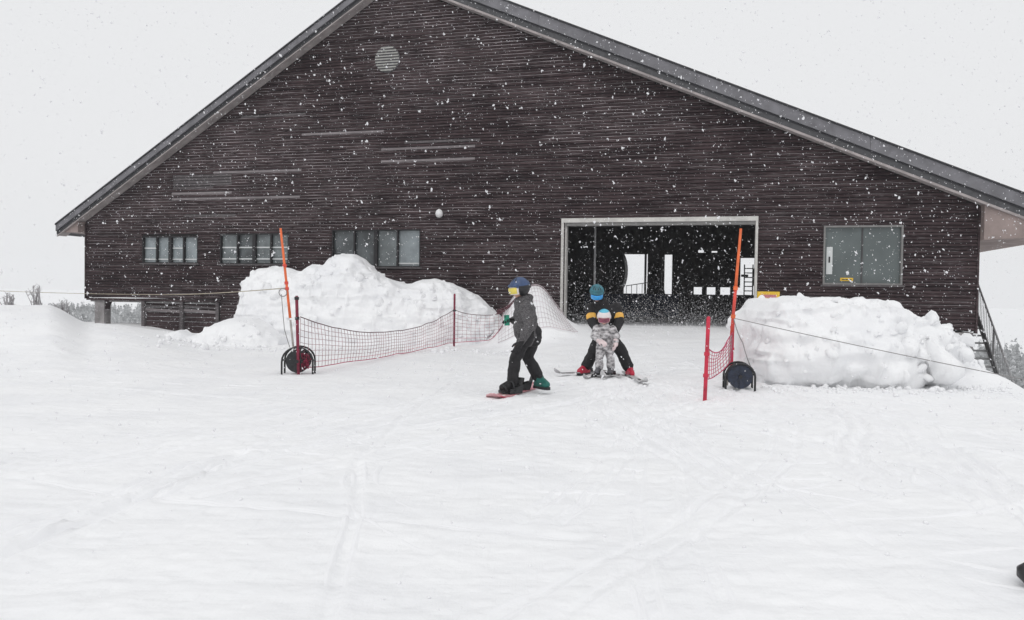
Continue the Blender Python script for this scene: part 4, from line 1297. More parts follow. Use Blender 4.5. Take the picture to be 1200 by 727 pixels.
def hand_caps(wrist, d, palm_n, size=1.0, curl=0.6, side=1):
    """palm and five fingers of a (gloved) hand; d points to the fingertips, palm_n out of the palm."""
    d, nrm = Vector(d).normalized(), Vector(palm_n).normalized()
    nrm = (nrm - d * nrm.dot(d)).normalized()
    lat = d.cross(nrm) * side
    w = Vector(wrist)
    caps = []
    for k in range(4):
        o = lat * ((k - 1.5) * 0.020 * size)
        caps.append((w + o * 0.6, w + d * 0.085 * size + o, 0.018 * size, 0.016 * size))
    lens = (0.070, 0.082, 0.077, 0.060)
    for k in range(4):
        p = w + d * 0.088 * size + lat * ((k - 1.5) * 0.024 * size)
        c = curl * (0.8 + 0.15 * k)
        for j, fr in enumerate((0.42, 0.33, 0.25)):
            ang = c * (j + 0.6)
            q = p + (d * math.cos(ang) + nrm * math.sin(ang)) * lens[k] * fr * size + lat * ((k - 1.5) * 0.002 * size)
            caps.append((p, q, 0.0115 * size, 0.0105 * size))
            p = q
    p = w + d * 0.022 * size - lat * 0.030 * size
    q = p + (d * 0.65 - lat * 0.6 + nrm * 0.35).normalized() * 0.045 * size
    r_ = q + (d * 0.9 - lat * 0.1 + nrm * 0.4).normalized() * 0.035 * size
    caps += [(w + d * 0.01 * size, p, 0.018 * size, 0.015 * size), (p, q, 0.014 * size, 0.012 * size), (q, r_, 0.012 * size, 0.0105 * size)]
    return caps

def ell(c, rad_, rot, az0, az1, el0, el1, na=18, ne=8, thick=0.0):
    """patch of an ellipsoid shell; local -Y is forward, az from forward, positive to local +X"""
    P = np.zeros((na + 1, ne + 1, 3))
    for i in range(na + 1):
        for j in range(ne + 1):
            a = az0 + (az1 - az0) * i / na; e = el0 + (el1 - el0) * j / ne
            v = Vector((math.sin(a) * math.cos(e) * rad_[0], -math.cos(a) * math.cos(e) * rad_[1], math.sin(e) * rad_[2]))
            P[i, j] = Vector(c) + rot @ v
    b = MB(); b.grid(P)
    if thick:
        Q = np.zeros_like(P)
        for i in range(na + 1):
            for j in range(ne + 1):
                Q[i, j] = P[i, j] + (np.array(c) - P[i, j]) * thick
        k = len(b.v); b.grid(Q[::-1])
        # close the rim
        def rim(idx):
            for (i, j), (i2, j2) in zip(idx[:-1], idx[1:]):
                a, a2 = i * (ne + 1) + j, i2 * (ne + 1) + j2
                c1, c2 = k + (na - i) * (ne + 1) + j, k + (na - i2) * (ne + 1) + j2
                b.f.append((a, a2, c2, c1)); b.mi.append(b.cur)
        rim([(i, 0) for i in range(na + 1)]); rim([(i, ne) for i in range(na + 1)])
        rim([(0, j) for j in range(ne + 1)]); rim([(na, j) for j in range(ne + 1)])
    return b

def head_gear(parent, off, c, rot, k, shell, lens, gframe, strap, accent=None, vents=True):
    """helmet, goggles; c head centre, k scale (adult 1)"""
    H = ell(c + rot @ Vector((0, 0.008 * k, 0.022 * k)), (0.118 * k, 0.140 * k, 0.128 * k), rot, -math.pi, math.pi, R(-4), R(89.5), 30, 10, 0.10)
    h = H.build("helmet", M[shell], parent, True, off)
    # ear pads / sides come lower behind the goggles
    for s_ in (-1, 1):
        ell(c + rot @ Vector((0, 0.008 * k, 0.022 * k)), (0.113 * k, 0.134 * k, 0.13 * k), rot, s_ * R(62), s_ * R(150), R(-58), R(2), 10, 8, 0.12).build("ear_pad", M['black'] if not accent else M[accent], h, True, off)
    # brim
    ell(c + rot @ Vector((0, 0.0, 0.022 * k)), (0.124 * k, 0.152 * k, 0.128 * k), rot, R(-62), R(62), R(8), R(20), 14, 3, 0.10).build("brim", M[shell], h, True, off)
    if vents:
        for a in (-40, -14, 14, 40):
            ell(c + rot @ Vector((0, 0.008 * k, 0.022 * k)), (0.121 * k, 0.143 * k, 0.131 * k), rot, R(a - 4), R(a + 4), R(38), R(66), 3, 6, 0.03).build("helmet_vent", M['black'], h, True, off)
            ell(c + rot @ Vector((0, 0.008 * k, 0.022 * k)), (0.121 * k, 0.143 * k, 0.131 * k), rot, R(180 + a - 4), R(180 + a + 4), R(34), R(62), 3, 6, 0.03).build("helmet_vent", M['black'], h, True, off)
    g = ell(c + rot @ Vector((0, -0.004 * k, -0.004 * k)), (0.112 * k, 0.138 * k, 0.12 * k), rot, R(-66), R(66), R(-30), R(20), 20, 8, 0.22).build("goggles", M[gframe], parent, True, off)
    ell(c + rot @ Vector((0, -0.008 * k, -0.004 * k)), (0.113 * k, 0.141 * k, 0.12 * k), rot, R(-57), R(57), R(-24), R(14), 20, 8, 0.04).build("lens", M[lens], g, True, off)
    for s_ in (-1, 1):
        ell(c + rot @ Vector((0, 0.010 * k, 0.022 * k)), (0.1215 * k, 0.1445 * k, 0.131 * k), rot, s_ * R(64), s_ * R(179), R(-10), R(7), 12, 3, 0.03).build("goggle_strap", M[strap], g, True, off)
    return h

def head_caps(c, rot, k):
    def q(x, y, z): return c + rot @ Vector((x * k, y * k, z * k))
    return [(q(0, 0.015, 0.03), q(0, 0.01, 0.04), 0.098 * k, 0.098 * k), (q(0, -0.02, -0.03), q(0, -0.02, -0.02), 0.078 * k, 0.085 * k), (q(0, -0.045, -0.085), q(0, -0.04, -0.07), 0.042 * k, 0.05 * k),
            (q(0, -0.098, 0.0), q(0, -0.112, -0.032), 0.012 * k, 0.017 * k), (q(-0.02, -0.082, -0.066), q(0.02, -0.082, -0.066), 0.011 * k, 0.011 * k), (q(-0.018, -0.078, -0.080), q(0.018, -0.078, -0.080), 0.012 * k, 0.012 * k),
            (q(0.088, 0.01, 0.01), q(0.088, 0.012, -0.03), 0.018 * k, 0.012 * k), (q(-0.088, 0.01, 0.01), q(-0.088, 0.012, -0.03), 0.018 * k, 0.012 * k)]

def boot_caps(ankle, fwd, k=1.0, shaft=0.20, knee=None):
    a, f = Vector(ankle), Vector(fwd).normalized()
    up = Vector((0, 0, 1))
    sh = (Vector(knee) - a).normalized() if knee is not None else up
    return [(a + sh * shaft * 0.75 * k, a, 0.070 * k, 0.066 * k), (a, a - up * 0.055 * k + f * 0.02 * k, 0.066 * k, 0.056 * k), (a - up * 0.055 * k - f * 0.05 * k, a - up * 0.060 * k + f * 0.15 * k, 0.052 * k, 0.046 * k),
            (a - up * 0.02 * k + f * 0.06 * k, a - up * 0.05 * k + f * 0.16 * k, 0.055 * k, 0.044 * k)]
def sole(ankle, fwd, k=1.0, drop=0.105):
    a, f = Vector(ankle), Vector(fwd).normalized()
    l = Vector((-f.y, f.x, 0))
    b = MB()
    prof_ = [(-0.105, 0.030), (-0.08, 0.046), (0.0, 0.044), (0.09, 0.052), (0.17, 0.046), (0.205, 0.025)]
    pts = [a + f * (x * k) + l * (w * k) for x, w in prof_] + [a + f * (x * k) - l * (w * k) for x, w in prof_[::-1]]
    n = len(pts)
    lo = [p - Vector((0, 0, (drop + 0.012) * k)) for p in pts]; hi = [p - Vector((0, 0, (drop - 0.022) * k)) for p in pts]
    b.add(lo + hi, [tuple(range(n))[::-1], tuple(range(n, 2 * n))] + [(q, (q + 1) % n, (q + 1) % n + n, q + n) for q in range(n)])
    return b

def plank(name, a, c, wid, m, label, cat, tip=0.12, tail=0.03, thick=0.012, waist=0.75, group=None, edge='steel_dark'):
    """ski or snowboard from tail a to tip c lying on the snow, with turned-up ends"""
    a, c = Vector(a), Vector(c)
    d = (c - a); Ln = d.length; d.normalize()
    lat = Vector((-d.y, d.x, 0)).normalized()
    n = 26
    P_ = np.zeros((n + 1, 2, 3)); b = MB()
    top, bot = [], []
    for k in range(n + 1):
        t = k / n
        w = wid * (1 - (1 - waist) * math.sin(math.pi * min(max((t - 0.05) / 0.85, 0), 1)))
        if t > 0.90: w *= math.sqrt(max(0.04, 1 - ((t - 0.90) / 0.10) ** 2))
        if t < 0.06: w *= math.sqrt(max(0.15, 1 - ((0.06 - t) / 0.06) ** 2 * (0.9 if tail > 0.05 else 0.3)))
        up = tip * max(0, (t - 0.86) / 0.14) ** 2 + tail * max(0, (0.12 - t) / 0.12) ** 2
        p = a + d * (Ln * t) + Vector((0, 0, up))
        top.append((p + lat * w / 2 + Vector((0, 0, thick)), p - lat * w / 2 + Vector((0, 0, thick)))); bot.append((p + lat * w / 2, p - lat * w / 2))
    G_ = np.array([[bt[0], tp[0], tp[1], bt[1], bt[0]] for tp, bt in zip(top, bot)])
    b.grid(G_)
    b.add(list(bot[0]) + list(top[0]), [(0, 1, 3, 2)]); b.add(list(bot[-1]) + list(top[-1]), [(0, 2, 3, 1)])
    o = b.build(name, m, None, False, a); o.location = a
    tag(o, label, cat, group)
    # a band of graphics on the top sheet
    for t0, t1, wf in ((0.14, 0.30, 0.5), (0.66, 0.84, 0.5)):
        s_ = MB()
        p0, p1 = a + d * (Ln * t0) + Vector((0, 0, thick + 0.0015)), a + d * (Ln * t1) + Vector((0, 0, thick + 0.0015))
        w = wid * waist * wf / 2
        s_.add([p0 - lat * w, p0 + lat * w, p1 + lat * w, p1 - lat * w], [(0, 1, 2, 3)])
        s_.build("top_graphic", M[edge], o, False, a)
    return o, d, lat

# ---- snowboarder
def V3(x, y, z): return Vector((x, y, z))
SC = 1 / 82.2                                     # metres per pixel of the photograph at this distance
def sb(px, py, dy=0.0):                           # a joint laid out in the person's own vertical plane, seen from the path
    return V3((px - 618) * SC + 0.219, 10.95 + dy, (461.5 - py) * SC + GB)
GB = hgt(0.2, 10.95) + 0.030
base = V3(0.219, 10.95, hgt(0.219, 10.95))
hd_c = sb(608.5, 340, -0.02); rot1 = Matrix.Rotation(R(-66), 3, 'Z') @ Matrix.Rotation(R(8), 3, 'X')
pel, chest, neck = sb(621.5, 390), sb(615.5, 368), sb(612, 352)
shL, shR = sb(617.5, 361, -0.20), sb(611, 361, 0.19)
elL, wrL = sb(619.5, 384, -0.31), sb(610.5, 401, -0.27)
elR, wrR = sb(606, 378, 0.22), sb(601.5, 377, 0.08)
hipL, hipR = sb(616.5, 397, -0.09), sb(625, 397, 0.09)
knL, anL = sb(604.5, 421, -0.10), sb(602.0, 449.5, -0.08)
knR, anR = sb(619.5, 421, 0.14), sb(634, 447.5, 0.16)
fwdL, fwdR = V3(-0.80, -0.60, 0), V3(0.55, -0.83, 0)
body = capsules(head_caps(hd_c, rot1, 1.0) + [(hd_c + V3(0.02, 0.02, -0.06), neck + V3(0, 0, -0.04), 0.055, 0.065), (neck + V3(0, 0, -.05), chest, 0.09, 0.13), (chest, pel, 0.13, 0.13),
    (shL, elL, 0.055, 0.045), (elL, wrL, 0.045, 0.032), (shR, elR, 0.055, 0.045), (elR, wrR, 0.045, 0.032), (chest, shL, 0.09, 0.06), (chest, shR, 0.09, 0.06),
    (hipL, knL, 0.085, 0.058), (knL, anL, 0.055, 0.042), (hipR, knR, 0.085, 0.058), (knR, anR, 0.055, 0.042), (pel, hipL, 0.11, 0.09), (pel, hipR, 0.11, 0.09),
    (anL, anL + fwdL * 0.13 - V3(0, 0, .05), 0.04, 0.03), (anR, anR + fwdR * 0.13 - V3(0, 0, .05), 0.04, 0.03)]
    + hand_caps(wrL, V3(-0.35, 0.05, -1), V3(-0.5, 0.6, 0), 0.9, 0.4) + hand_caps(wrR, V3(-1, -0.5, 0.1), V3(0, -0.3, -1), 0.9, 0.5))
P1 = remeshed("person", body, M['skin'], None, base, 0.010, 2)
P1.location = base
tag(P1, "person in a charcoal jacket and black trousers skating left with one foot on a snowboard", "person", "people coming out of the doorway")
jk = remeshed("jacket", capsules([(neck + V3(0.0, 0, -0.055), chest + V3(0, 0, 0.02), 0.125, 0.165), (chest, sb(618, 386), 0.17, 0.165), (sb(618, 386), sb(618, 395), 0.165, 0.175), (sb(612, 384), sb(614, 394), 0.13, 0.13),
    (chest, shL, 0.13, 0.10), (chest, shR, 0.13, 0.10), (shL, elL, 0.095, 0.080), (elL, wrL, 0.080, 0.062), (shR, elR, 0.09, 0.075), (elR, wrR, 0.070, 0.055),
    (neck + V3(0.07, 0.03, -0.03), neck + V3(0.09, 0.04, 0.02), 0.085, 0.06), (neck + V3(0.0, 0, -0.06), neck + V3(0.0, 0, -0.03), 0.10, 0.085)], 0.91), M['coat_grey'], P1, base, 0.010, 2, 0.018, 8, 3, (1, 1, 1.5))
tr_ = remeshed("trousers", capsules([(pel, hipL, 0.15, 0.125), (pel, hipR, 0.15, 0.125), (sb(626, 390), sb(626, 399), 0.13, 0.12), (hipL, knL, 0.115, 0.088), (knL, anL + V3(0, 0, 0.04), 0.086, 0.092), (hipR, knR, 0.118, 0.088), (knR, along(anR, knR, 0.2), 0.086, 0.094)], 0.90), M['black_cloth'], P1, base, 0.011, 3, 0.013, 8, 5)
gl1 = remeshed("glove", capsules(hand_caps(wrL + V3(0, 0, 0.01), V3(-0.35, 0.05, -1), V3(-0.5, 0.6, 0), 1.25, 0.55) + [(wrL + V3(0.02, 0, 0.05), wrL + V3(-.01, 0, -0.03), 0.060, 0.046)]), M['black_cloth'], P1, base, 0.007, 2)
gl2 = remeshed("glove", capsules(hand_caps(wrR + V3(0.02, 0, 0), V3(-1, -0.55, 0.1), V3(0, -0.3, -1), 1.15, 0.5) + [(wrR + V3(0.05, 0.02, 0), wrR, 0.052, 0.045)]), M['black_cloth'], P1, base, 0.007, 2)
bt = remeshed("boot", capsules(boot_caps(anR, fwdR, 1.12, 0.14, knR)), M['teal_boot'], P1, base, 0.009, 2)
sole(anR, fwdR, 1.12).build("sole", M['black'], bt, False, base)
b = MB()
for z in (0.035, 0.065, 0.095):
    p = anR + (knR - anR).normalized() * (z - 0.03); u = fwdR.normalized()
    b.tube([p + u * 0.062 + V3(-u.y, u.x, 0) * 0.05, p + u * 0.088, p + u * 0.062 - V3(-u.y, u.x, 0) * 0.05], 0.008, 5)
b.build("lace", M['black'], bt, True, base)
bt2 = remeshed("boot", capsules(boot_caps(anL, fwdL, 1.12, 0.14, knL)), M['black_cloth'], P1, base, 0.009, 2)
sole(anL, fwdL, 1.12).build("sole", M['black'], bt2, False, base)
head_gear(P1, base, hd_c, rot1, 1.12, 'helmet_blue', 'lens_yellow', 'goggle_white', 'black')
# pocket flap and hem of the jacket
b = MB(); b.box(0, 0.12, -0.006, 0.006, 0, 0.03); 
# the green item in the far hand
gi = empty("green_case", wrR + V3(-0.085, -0.10, -0.06))
gi.rotation_euler = (0, R(-4), R(-15))
tag(gi, "small flat green case held in the far hand of the snowboarder", "case")
MB().box(-0.036, 0.036, -0.009, 0.009, -0.015, 0.135).build("case_body", M['green_glove'], gi)
MB().box(-0.028, -0.012, -0.012, -0.0095, 0.100, 0.125).build("case_window", M['black'], gi)

# snowboard
zb = lambda x, y: hgt(x, y) + 0.012
bt_tail, bt_tip = V3(0.30, 11.72, zb(0.30, 11.72)), V3(-0.25, 10.33, zb(-0.25, 10.33))
sbo, sd_, sl_ = plank("snowboard", bt_tail, bt_tip, 0.29, M['board_red'], "dusty red snowboard strapped to the front foot of the left person", "snowboard", 0.07, 0.07, 0.014, 0.84, edge='goggle_pink')
def binding(par, off, ctr, fwd, name="binding"):
    f = Vector(fwd).normalized(); l = V3(-f.y, f.x, 0)
    b = MB()
    def q(x, y, z): return ctr + f * x + l * y + V3(0, 0, z)
    b.hexa([q(-.13, -.075, 0), q(.13, -.065, 0), q(.13, .065, 0), q(-.13, .075, 0)], [q(-.13, -.075, .03), q(.13, -.065, .02), q(.13, .065, .02), q(-.13, .075, .03)])
    for s_ in (-1, 1):
        b.hexa([q(-.13, s_ * .078, .0), q(.09, s_ * .078, 0), q(.09, s_ * .092, 0), q(-.13, s_ * .092, 0)], [q(-.15, s_ * .078, .12), q(.09, s_ * .078, .06), q(.09, s_ * .092, .06), q(-.15, s_ * .092, .12)])
    o = b.build(name, M['black'], par, False, off)
    h = MB()
    P_ = np.array([[q(-.13 - .03 * math.cos(a) - 0.05 * t, .085 * math.sin(a) * (1 - .25 * t), 0.03 + .18 * t) for t in np.linspace(0, 1, 6)] for a in np.linspace(-1.3, 1.3, 9)])
    h.grid(P_); 
    P2 = P_ + np.array(f * 0.012); h.grid(P2[::-1])
    h.build("highback", M['black'], o, True, off)
    s_ = MB()
    for x, z in ((.0, .16), (.13, .10)):
        s_.tube([q(x, -.088, .04), q(x + .02, -.06, z), q(x + .03, 0, z + .02), q(x + .02, .06, z), q(x, .088, .04)], 0.014, 6)
    s_.build("strap", M['reel_black'], o, True, off)
binding(sbo, bt_tail, V3(anL.x - 0.02, anL.y - 0.03, along(bt_tail, bt_tip, 0.62).z + 0.02), fwdL)
binding(sbo, bt_tail, along(bt_tail, bt_tip, 0.30) + V3(0, 0, 0.015), V3(-0.9, -0.2, 0))

# ---- adult skier
SD = 1 / 66.0
GS = hgt(1.7, 13.6) + 0.03
def ad(px, py, dy=0.0): return V3((px - 710) * SD + 1.66, 13.65 + dy, (440.5 - py) * SD + GS)
base2 = V3(1.66, 13.65, hgt(1.66, 13.65))
hd2 = ad(698.5, 346, -0.16); rot2 = Matrix.Rotation(R(-6), 3, 'Z') @ Matrix.Rotation(R(24), 3, 'X')
neck2, chest2, pel2 = ad(703, 357, -0.06), ad(708, 371, 0.02), ad(711.5, 394, 0.12)
sL, sR = ad(693.5, 364, 0.0), ad(723, 363, 0.0)
eL, eR = ad(693.5, 379, -0.12), ad(725.5, 378, -0.10)
wL, wR = ad(699, 389, -0.33), ad(720, 388, -0.30)
hL, hR = ad(706, 398, 0.10), ad(717, 398, 0.10)
kL, kR = ad(697, 415, -0.02), ad(729.5, 413, 0.0)
aL, aR = ad(688, 433, 0.06), ad(738.5, 434, -0.06)
fL, fR = V3(-0.62, -0.78, 0), V3(0.12, -1, 0)
body = capsules(head_caps(hd2, rot2, 1.0) + [(hd2 + V3(0.02, 0.05, -0.05), neck2, 0.055, 0.065), (neck2, chest2, 0.09, 0.13), (chest2, pel2, 0.14, 0.13), (chest2, sL, 0.09, 0.06), (chest2, sR, 0.09, 0.06), (sL, eL, 0.055, 0.045), (eL, wL, 0.045, 0.032),
    (sR, eR, 0.055, 0.045), (eR, wR, 0.045, 0.032), (pel2, hL, 0.12, 0.09), (pel2, hR, 0.12, 0.09), (hL, kL, 0.085, 0.058), (kL, aL, 0.055, 0.042), (hR, kR, 0.085, 0.058), (kR, aR, 0.055, 0.042), (aL, aL + fL * .12 - V3(0, 0, .05), .04, .03), (aR, aR + fR * .12 - V3(0, 0, .05), .04, .03)]
    + hand_caps(wL, V3(0.45, -0.7, -0.6), V3(1, 0.2, 0), 0.9, 0.6) + hand_caps(wR, V3(-0.45, -0.7, -0.6), V3(-1, 0.2, 0), 0.9, 0.6, -1))
P2 = remeshed("person", body, M['skin'], None, base2, 0.010, 2)
P2.location = base2
tag(P2, "person on skis in black with yellow arm bands bending over a small child", "person", "people coming out of the doorway")
j2 = remeshed("jacket", capsules([(neck2 + V3(0.01, 0.02, 0.0), chest2, 0.125, 0.18), (chest2, ad(711, 392, 0.10), 0.185, 0.175), (chest2, sL, 0.14, 0.105), (chest2, sR, 0.14, 0.105), (sL, eL, 0.092, 0.080), (eL, wL, 0.078, 0.056), (sR, eR, 0.092, 0.080), (eR, wR, 0.082, 0.058), (ad(701, 370), ad(717, 370), .14, .14)]), M['black_cloth'], P2, base2, 0.011, 3, 0.011, 9, 23)
remeshed("trousers", capsules([(pel2, hL, 0.16, 0.125), (pel2, hR, 0.16, 0.125), (hL, kL, 0.125, 0.105), (kL, along(aL, kL, .16), 0.100, 0.098), (hR, kR, 0.125, 0.105), (kR, along(aR, kR, .16), 0.100, 0.098)]), M['black_cloth'], P2, base2, 0.011, 3, 0.013, 8, 29)
for s_, e_ in ((sL, eL), (sR, eR)):
    remeshed("arm_band", capsules([(along(s_, e_, 0.46), along(s_, e_, 0.74), 0.104, 0.101)][:0]).tube([along(s_, e_, 0.44), along(s_, e_, 0.50), along(s_, e_, 0.77), along(s_, e_, 0.83)], 1, 18, True, [0.085, 0.098, 0.094, 0.08]), M['yellow_band'], j2, base2, 0.009, 1, 0.006, 12, 4)
remeshed("glove", capsules(hand_caps(wL, V3(0.45, -0.7, -0.6), V3(1, 0.2, 0), 1.2, 0.7) + [(along(eL, wL, .85), wL, 0.062, 0.05)]), M['black_cloth'], P2, base2, 0.007, 2)
remeshed("glove", capsules(hand_caps(wR, V3(-0.45, -0.7, -0.6), V3(-1, 0.2, 0), 1.2, 0.7, -1) + [(along(eR, wR, .85), wR, 0.062, 0.05)]), M['black_cloth'], P2, base2, 0.007, 2)
for a_, f_, k_ in ((aL, fL, kL), (aR, fR, kR)):
    bt = remeshed("ski_boot", capsules(boot_caps(a_, f_, 1.15, 0.10, k_)), M['red_boot'], P2, base2, 0.009, 2)
    sole(a_, f_, 1.15).build("sole", M['black'], bt, False, base2)
    b = MB(); u = f_.normalized(); l_ = V3(-u.y, u.x, 0)
    for z, x in ((0.06, 0.06), (0.02, 0.07), (-0.02, 0.105)):
        p = a_ + (k_ - a_).normalized() * z + u * x
        b.tube([p - l_ * 0.06 - u * .03, p + u * 0.018, p + l_ * 0.06 - u * .03], 0.009, 5)
    b.build("buckle", M['steel'], bt, True, base2)
head_gear(P2, base2, hd2, rot2, 1.10, 'helmet_teal', 'lens_blue', 'black', 'black')

# ---- child
SK = 1 / 68.0
GK = hgt(1.62, 13.2) + 0.03
def kid(px, py, dy=0.0): return V3((px - 709) * SK + 1.60, 13.2 + dy, (442 - py) * SK + GK)
base3 = V3(1.60, 13.2, hgt(1.6, 13.2))
hd3 = kid(707.5, 375, -0.05); rot3 = Matrix.Rotation(R(-8), 3, 'Z') @ Matrix.Rotation(R(14), 3, 'X')
nk, ch, pv = kid(708.5, 386, 0.0), kid(709, 394, 0.02), kid(710, 408, 0.04)
ksL, ksR = kid(700, 388.5, 0.0), kid(717.5, 389, 0.0)
keL, keR = kid(696.5, 396, -0.06), kid(722, 396, -0.05)
kwL, kwR = kid(702, 401, -0.19), kid(721, 402.5, -0.11)
khL, khR = kid(706, 410, 0.03), kid(714, 410, 0.03)
kkL, kkR = kid(703, 422, -0.02), kid(716, 422, -0.02)
kaL, kaR = kid(703.5, 434.5, 0.02), kid(717, 434.5, 0.02)
kfL, kfR = V3(-0.45, -0.9, 0), V3(-0.30, -0.95, 0)
body = capsules(head_caps(hd3, rot3, 0.85) + [(hd3 + V3(0, .03, -.05), nk, .045, .05), (nk, ch, .07, .10), (ch, pv, .10, .10), (ch, ksL, .07, .05), (ch, ksR, .07, .05), (ksL, keL, .042, .035), (keL, kwL, .035, .026), (ksR, keR, .042, .035), (keR, kwR, .035, .026),
    (pv, khL, .09, .07), (pv, khR, .09, .07), (khL, kkL, .065, .05), (kkL, kaL, .05, .036), (khR, kkR, .065, .05), (kkR, kaR, .05, .036), (kaL, kaL + kfL * .08 - V3(0, 0, .03), .03, .025), (kaR, kaR + kfR * .08 - V3(0, 0, .03), .03, .025)]
    + hand_caps(kwL, V3(0.5, -0.6, -0.3), V3(0.2, 0.3, -1), 0.6, 0.6) + hand_caps(kwR, V3(-0.1, -0.4, -1), V3(-1, 0.2, 0), 0.6, 0.6, -1))
P3 = remeshed("person", body, M['skin'], None, base3, 0.009, 2)
P3.location = base3
tag(P3, "small child on skis in a grey and white printed snowsuit with white helmet", "person", "people coming out of the doorway")
remeshed("snowsuit", capsules([(nk, ch, .095, .13), (ch, pv, .135, .14), (ch, ksL, .10, .075), (ch, ksR, .10, .075), (ksL, keL, .075, .068), (keL, kwL, .066, .05), (ksR, keR, .075, .068), (keR, kwR, .066, .05), (pv, khL, .125, .098), (pv, khR, .125, .098),
    (khL, kkL, .090, .068), (kkL, kaL + V3(0, 0, .03), .066, .070), (khR, kkR, .090, .068), (kkR, kaR + V3(0, 0, .03), .066, .070), (nk + V3(0, .05, .02), nk + V3(0, .06, .03), .075, .06)]), M['suit'], P3, base3, 0.009, 3, 0.008, 12, 31)
remeshed("mitten", capsules(hand_caps(kwL, V3(0.5, -0.6, -0.3), V3(0.2, 0.3, -1), 1.0, 0.5) + [(kwL - V3(.02, 0, 0), kwL + V3(.03, -.04, -.02), .045, .04)]), M['mitt'], P3, base3, 0.007, 2)
remeshed("mitten", capsules(hand_caps(kwR, V3(-0.1, -0.4, -1), V3(-1, 0.2, 0), 1.0, 0.5, -1) + [(kwR + V3(0, 0, .02), kwR + V3(0, -.02, -.05), .045, .04)]), M['mitt'], P3, base3, 0.007, 2)
for a_, f_ in ((kaL, kfL), (kaR, kfR)):
    bt = remeshed("ski_boot", capsules(boot_caps(a_, f_, 0.88, 0.16)), M['grey_boot'], P3, base3, 0.008, 2)
    sole(a_, f_, 0.88).build("sole", M['black'], bt, False, base3)
    b = MB(); u = f_.normalized(); l_ = V3(-u.y, u.x, 0)
    for z, x in ((0.09, 0.05), (0.03, 0.062)):
        p = a_ + V3(0, 0, z) + u * x
        b.tube([p - l_ * 0.05 - u * .03, p + u * 0.012, p + l_ * 0.05 - u * .03], 0.009, 5)
    b.build("buckle", M['white'], bt, True, base3)
head_gear(P3, base3, hd3, rot3, 1.0, 'helmet_white', 'lens_pink', 'goggle_pink', 'goggle_white', accent='helmet_white', vents=False)
# cyan crown of the child's helmet
hc = hd3 + rot3 @ Vector((0, 0.008, 0.022))
ell(hc, (0.1195, 0.1415, 0.1295), rot3, -math.pi, math.pi, R(44), R(89.5), 24, 6, 0.02).build("helmet_crown", M['helmet_cyan'], P3, True, base3)

# skis
def ski(foot, f, ln, wid, m, label, back=0.45, lift=0.0):
    u = Vector(f).normalized()
    a = foot - u * (ln * back); c = foot + u * (ln * (1 - back))
    a.z = zb(a.x, a.y); c.z = zb(c.x, c.y) + lift
    dz = max(max(0, hgt(q.x, q.y) + 0.006 - q.z) for q in (along(a, c, k / 10) for k in range(11)))
    a.z += dz; c.z += dz
    o, d_, l_ = plank("ski", a, c, wid, M[m], label, "ski", 0.09, 0.02, 0.016, 0.72, "skis on the people's feet")
    b = MB()
    for t, hh in ((0.02, 0.05), (-0.30, 0.06)):
        p = V3(foot.x, foot.y, a.z + (c.z - a.z) * back + 0.016) + u * (t + 0.15)
        b.hexa([p - l_ * .035 - u * .05, p + l_ * .035 - u * .05, p + l_ * .035 + u * .05, p - l_ * .035 + u * .05], [p - l_ * .028 - u * .035 + V3(0, 0, hh), p + l_ * .028 - u * .035 + V3(0, 0, hh), p + l_ * .022 + u * .03 + V3(0, 0, hh), p - l_ * .022 + u * .03 + V3(0, 0, hh)])
    b.build("binding", M['black'], o, False, a)
ski(V3(aL.x, aL.y, 0), V3(-0.66, -0.75, 0), 1.5, 0.12, 'ski_grey', "adult ski pointing out to the left under a red boot", 0.40)
ski(V3(aR.x, aR.y, 0), V3(0.02, -1, 0), 2.0, 0.125, 'ski_white', "adult ski pointing at the viewer under the red boot on the right", 0.24, 0.0)
ski(V3(kaL.x, kaL.y, 0), V3(-0.62, -0.78, 0), 0.88, 0.10, 'ski_white', "short child ski angled out to the left, outer one of the pair", 0.45)
ski(V3(kaR.x, kaR.y, 0), V3(-0.42, -0.9, 0), 0.88, 0.10, 'ski_white', "short child ski beside the child's right hand boot, crossing in front", 0.45)

# ------------------------------------------------------------------ the photographer's ski pole at the right edge
gx, gy = 2.62, 3.78
z = hgt(gx, gy)
o = empty("ski_pole", (gx, gy, z))
tag(o, "black ski pole lying at the lower right corner, only the basket rim showing", "ski pole")
b = MB(); b.tube([(0, 0, 0.02), (0, 0, 0.05), (0, 0, 0.09), (0, 0, 0.12)], 0.1, 20, True, [0.055, 0.085, 0.085, 0.05]); b.build("basket", M['black'], o, True)
MB().tube([(0.0, 0.0, 0.10), (0.95, -0.6, 0.04)], 0.010, 8).build("shaft", M['black'], o)
MB().tube([(0.95, -0.6, 0.04), (1.08, -0.68, 0.04)], 0.018, 8).build("grip", M['black'], o)

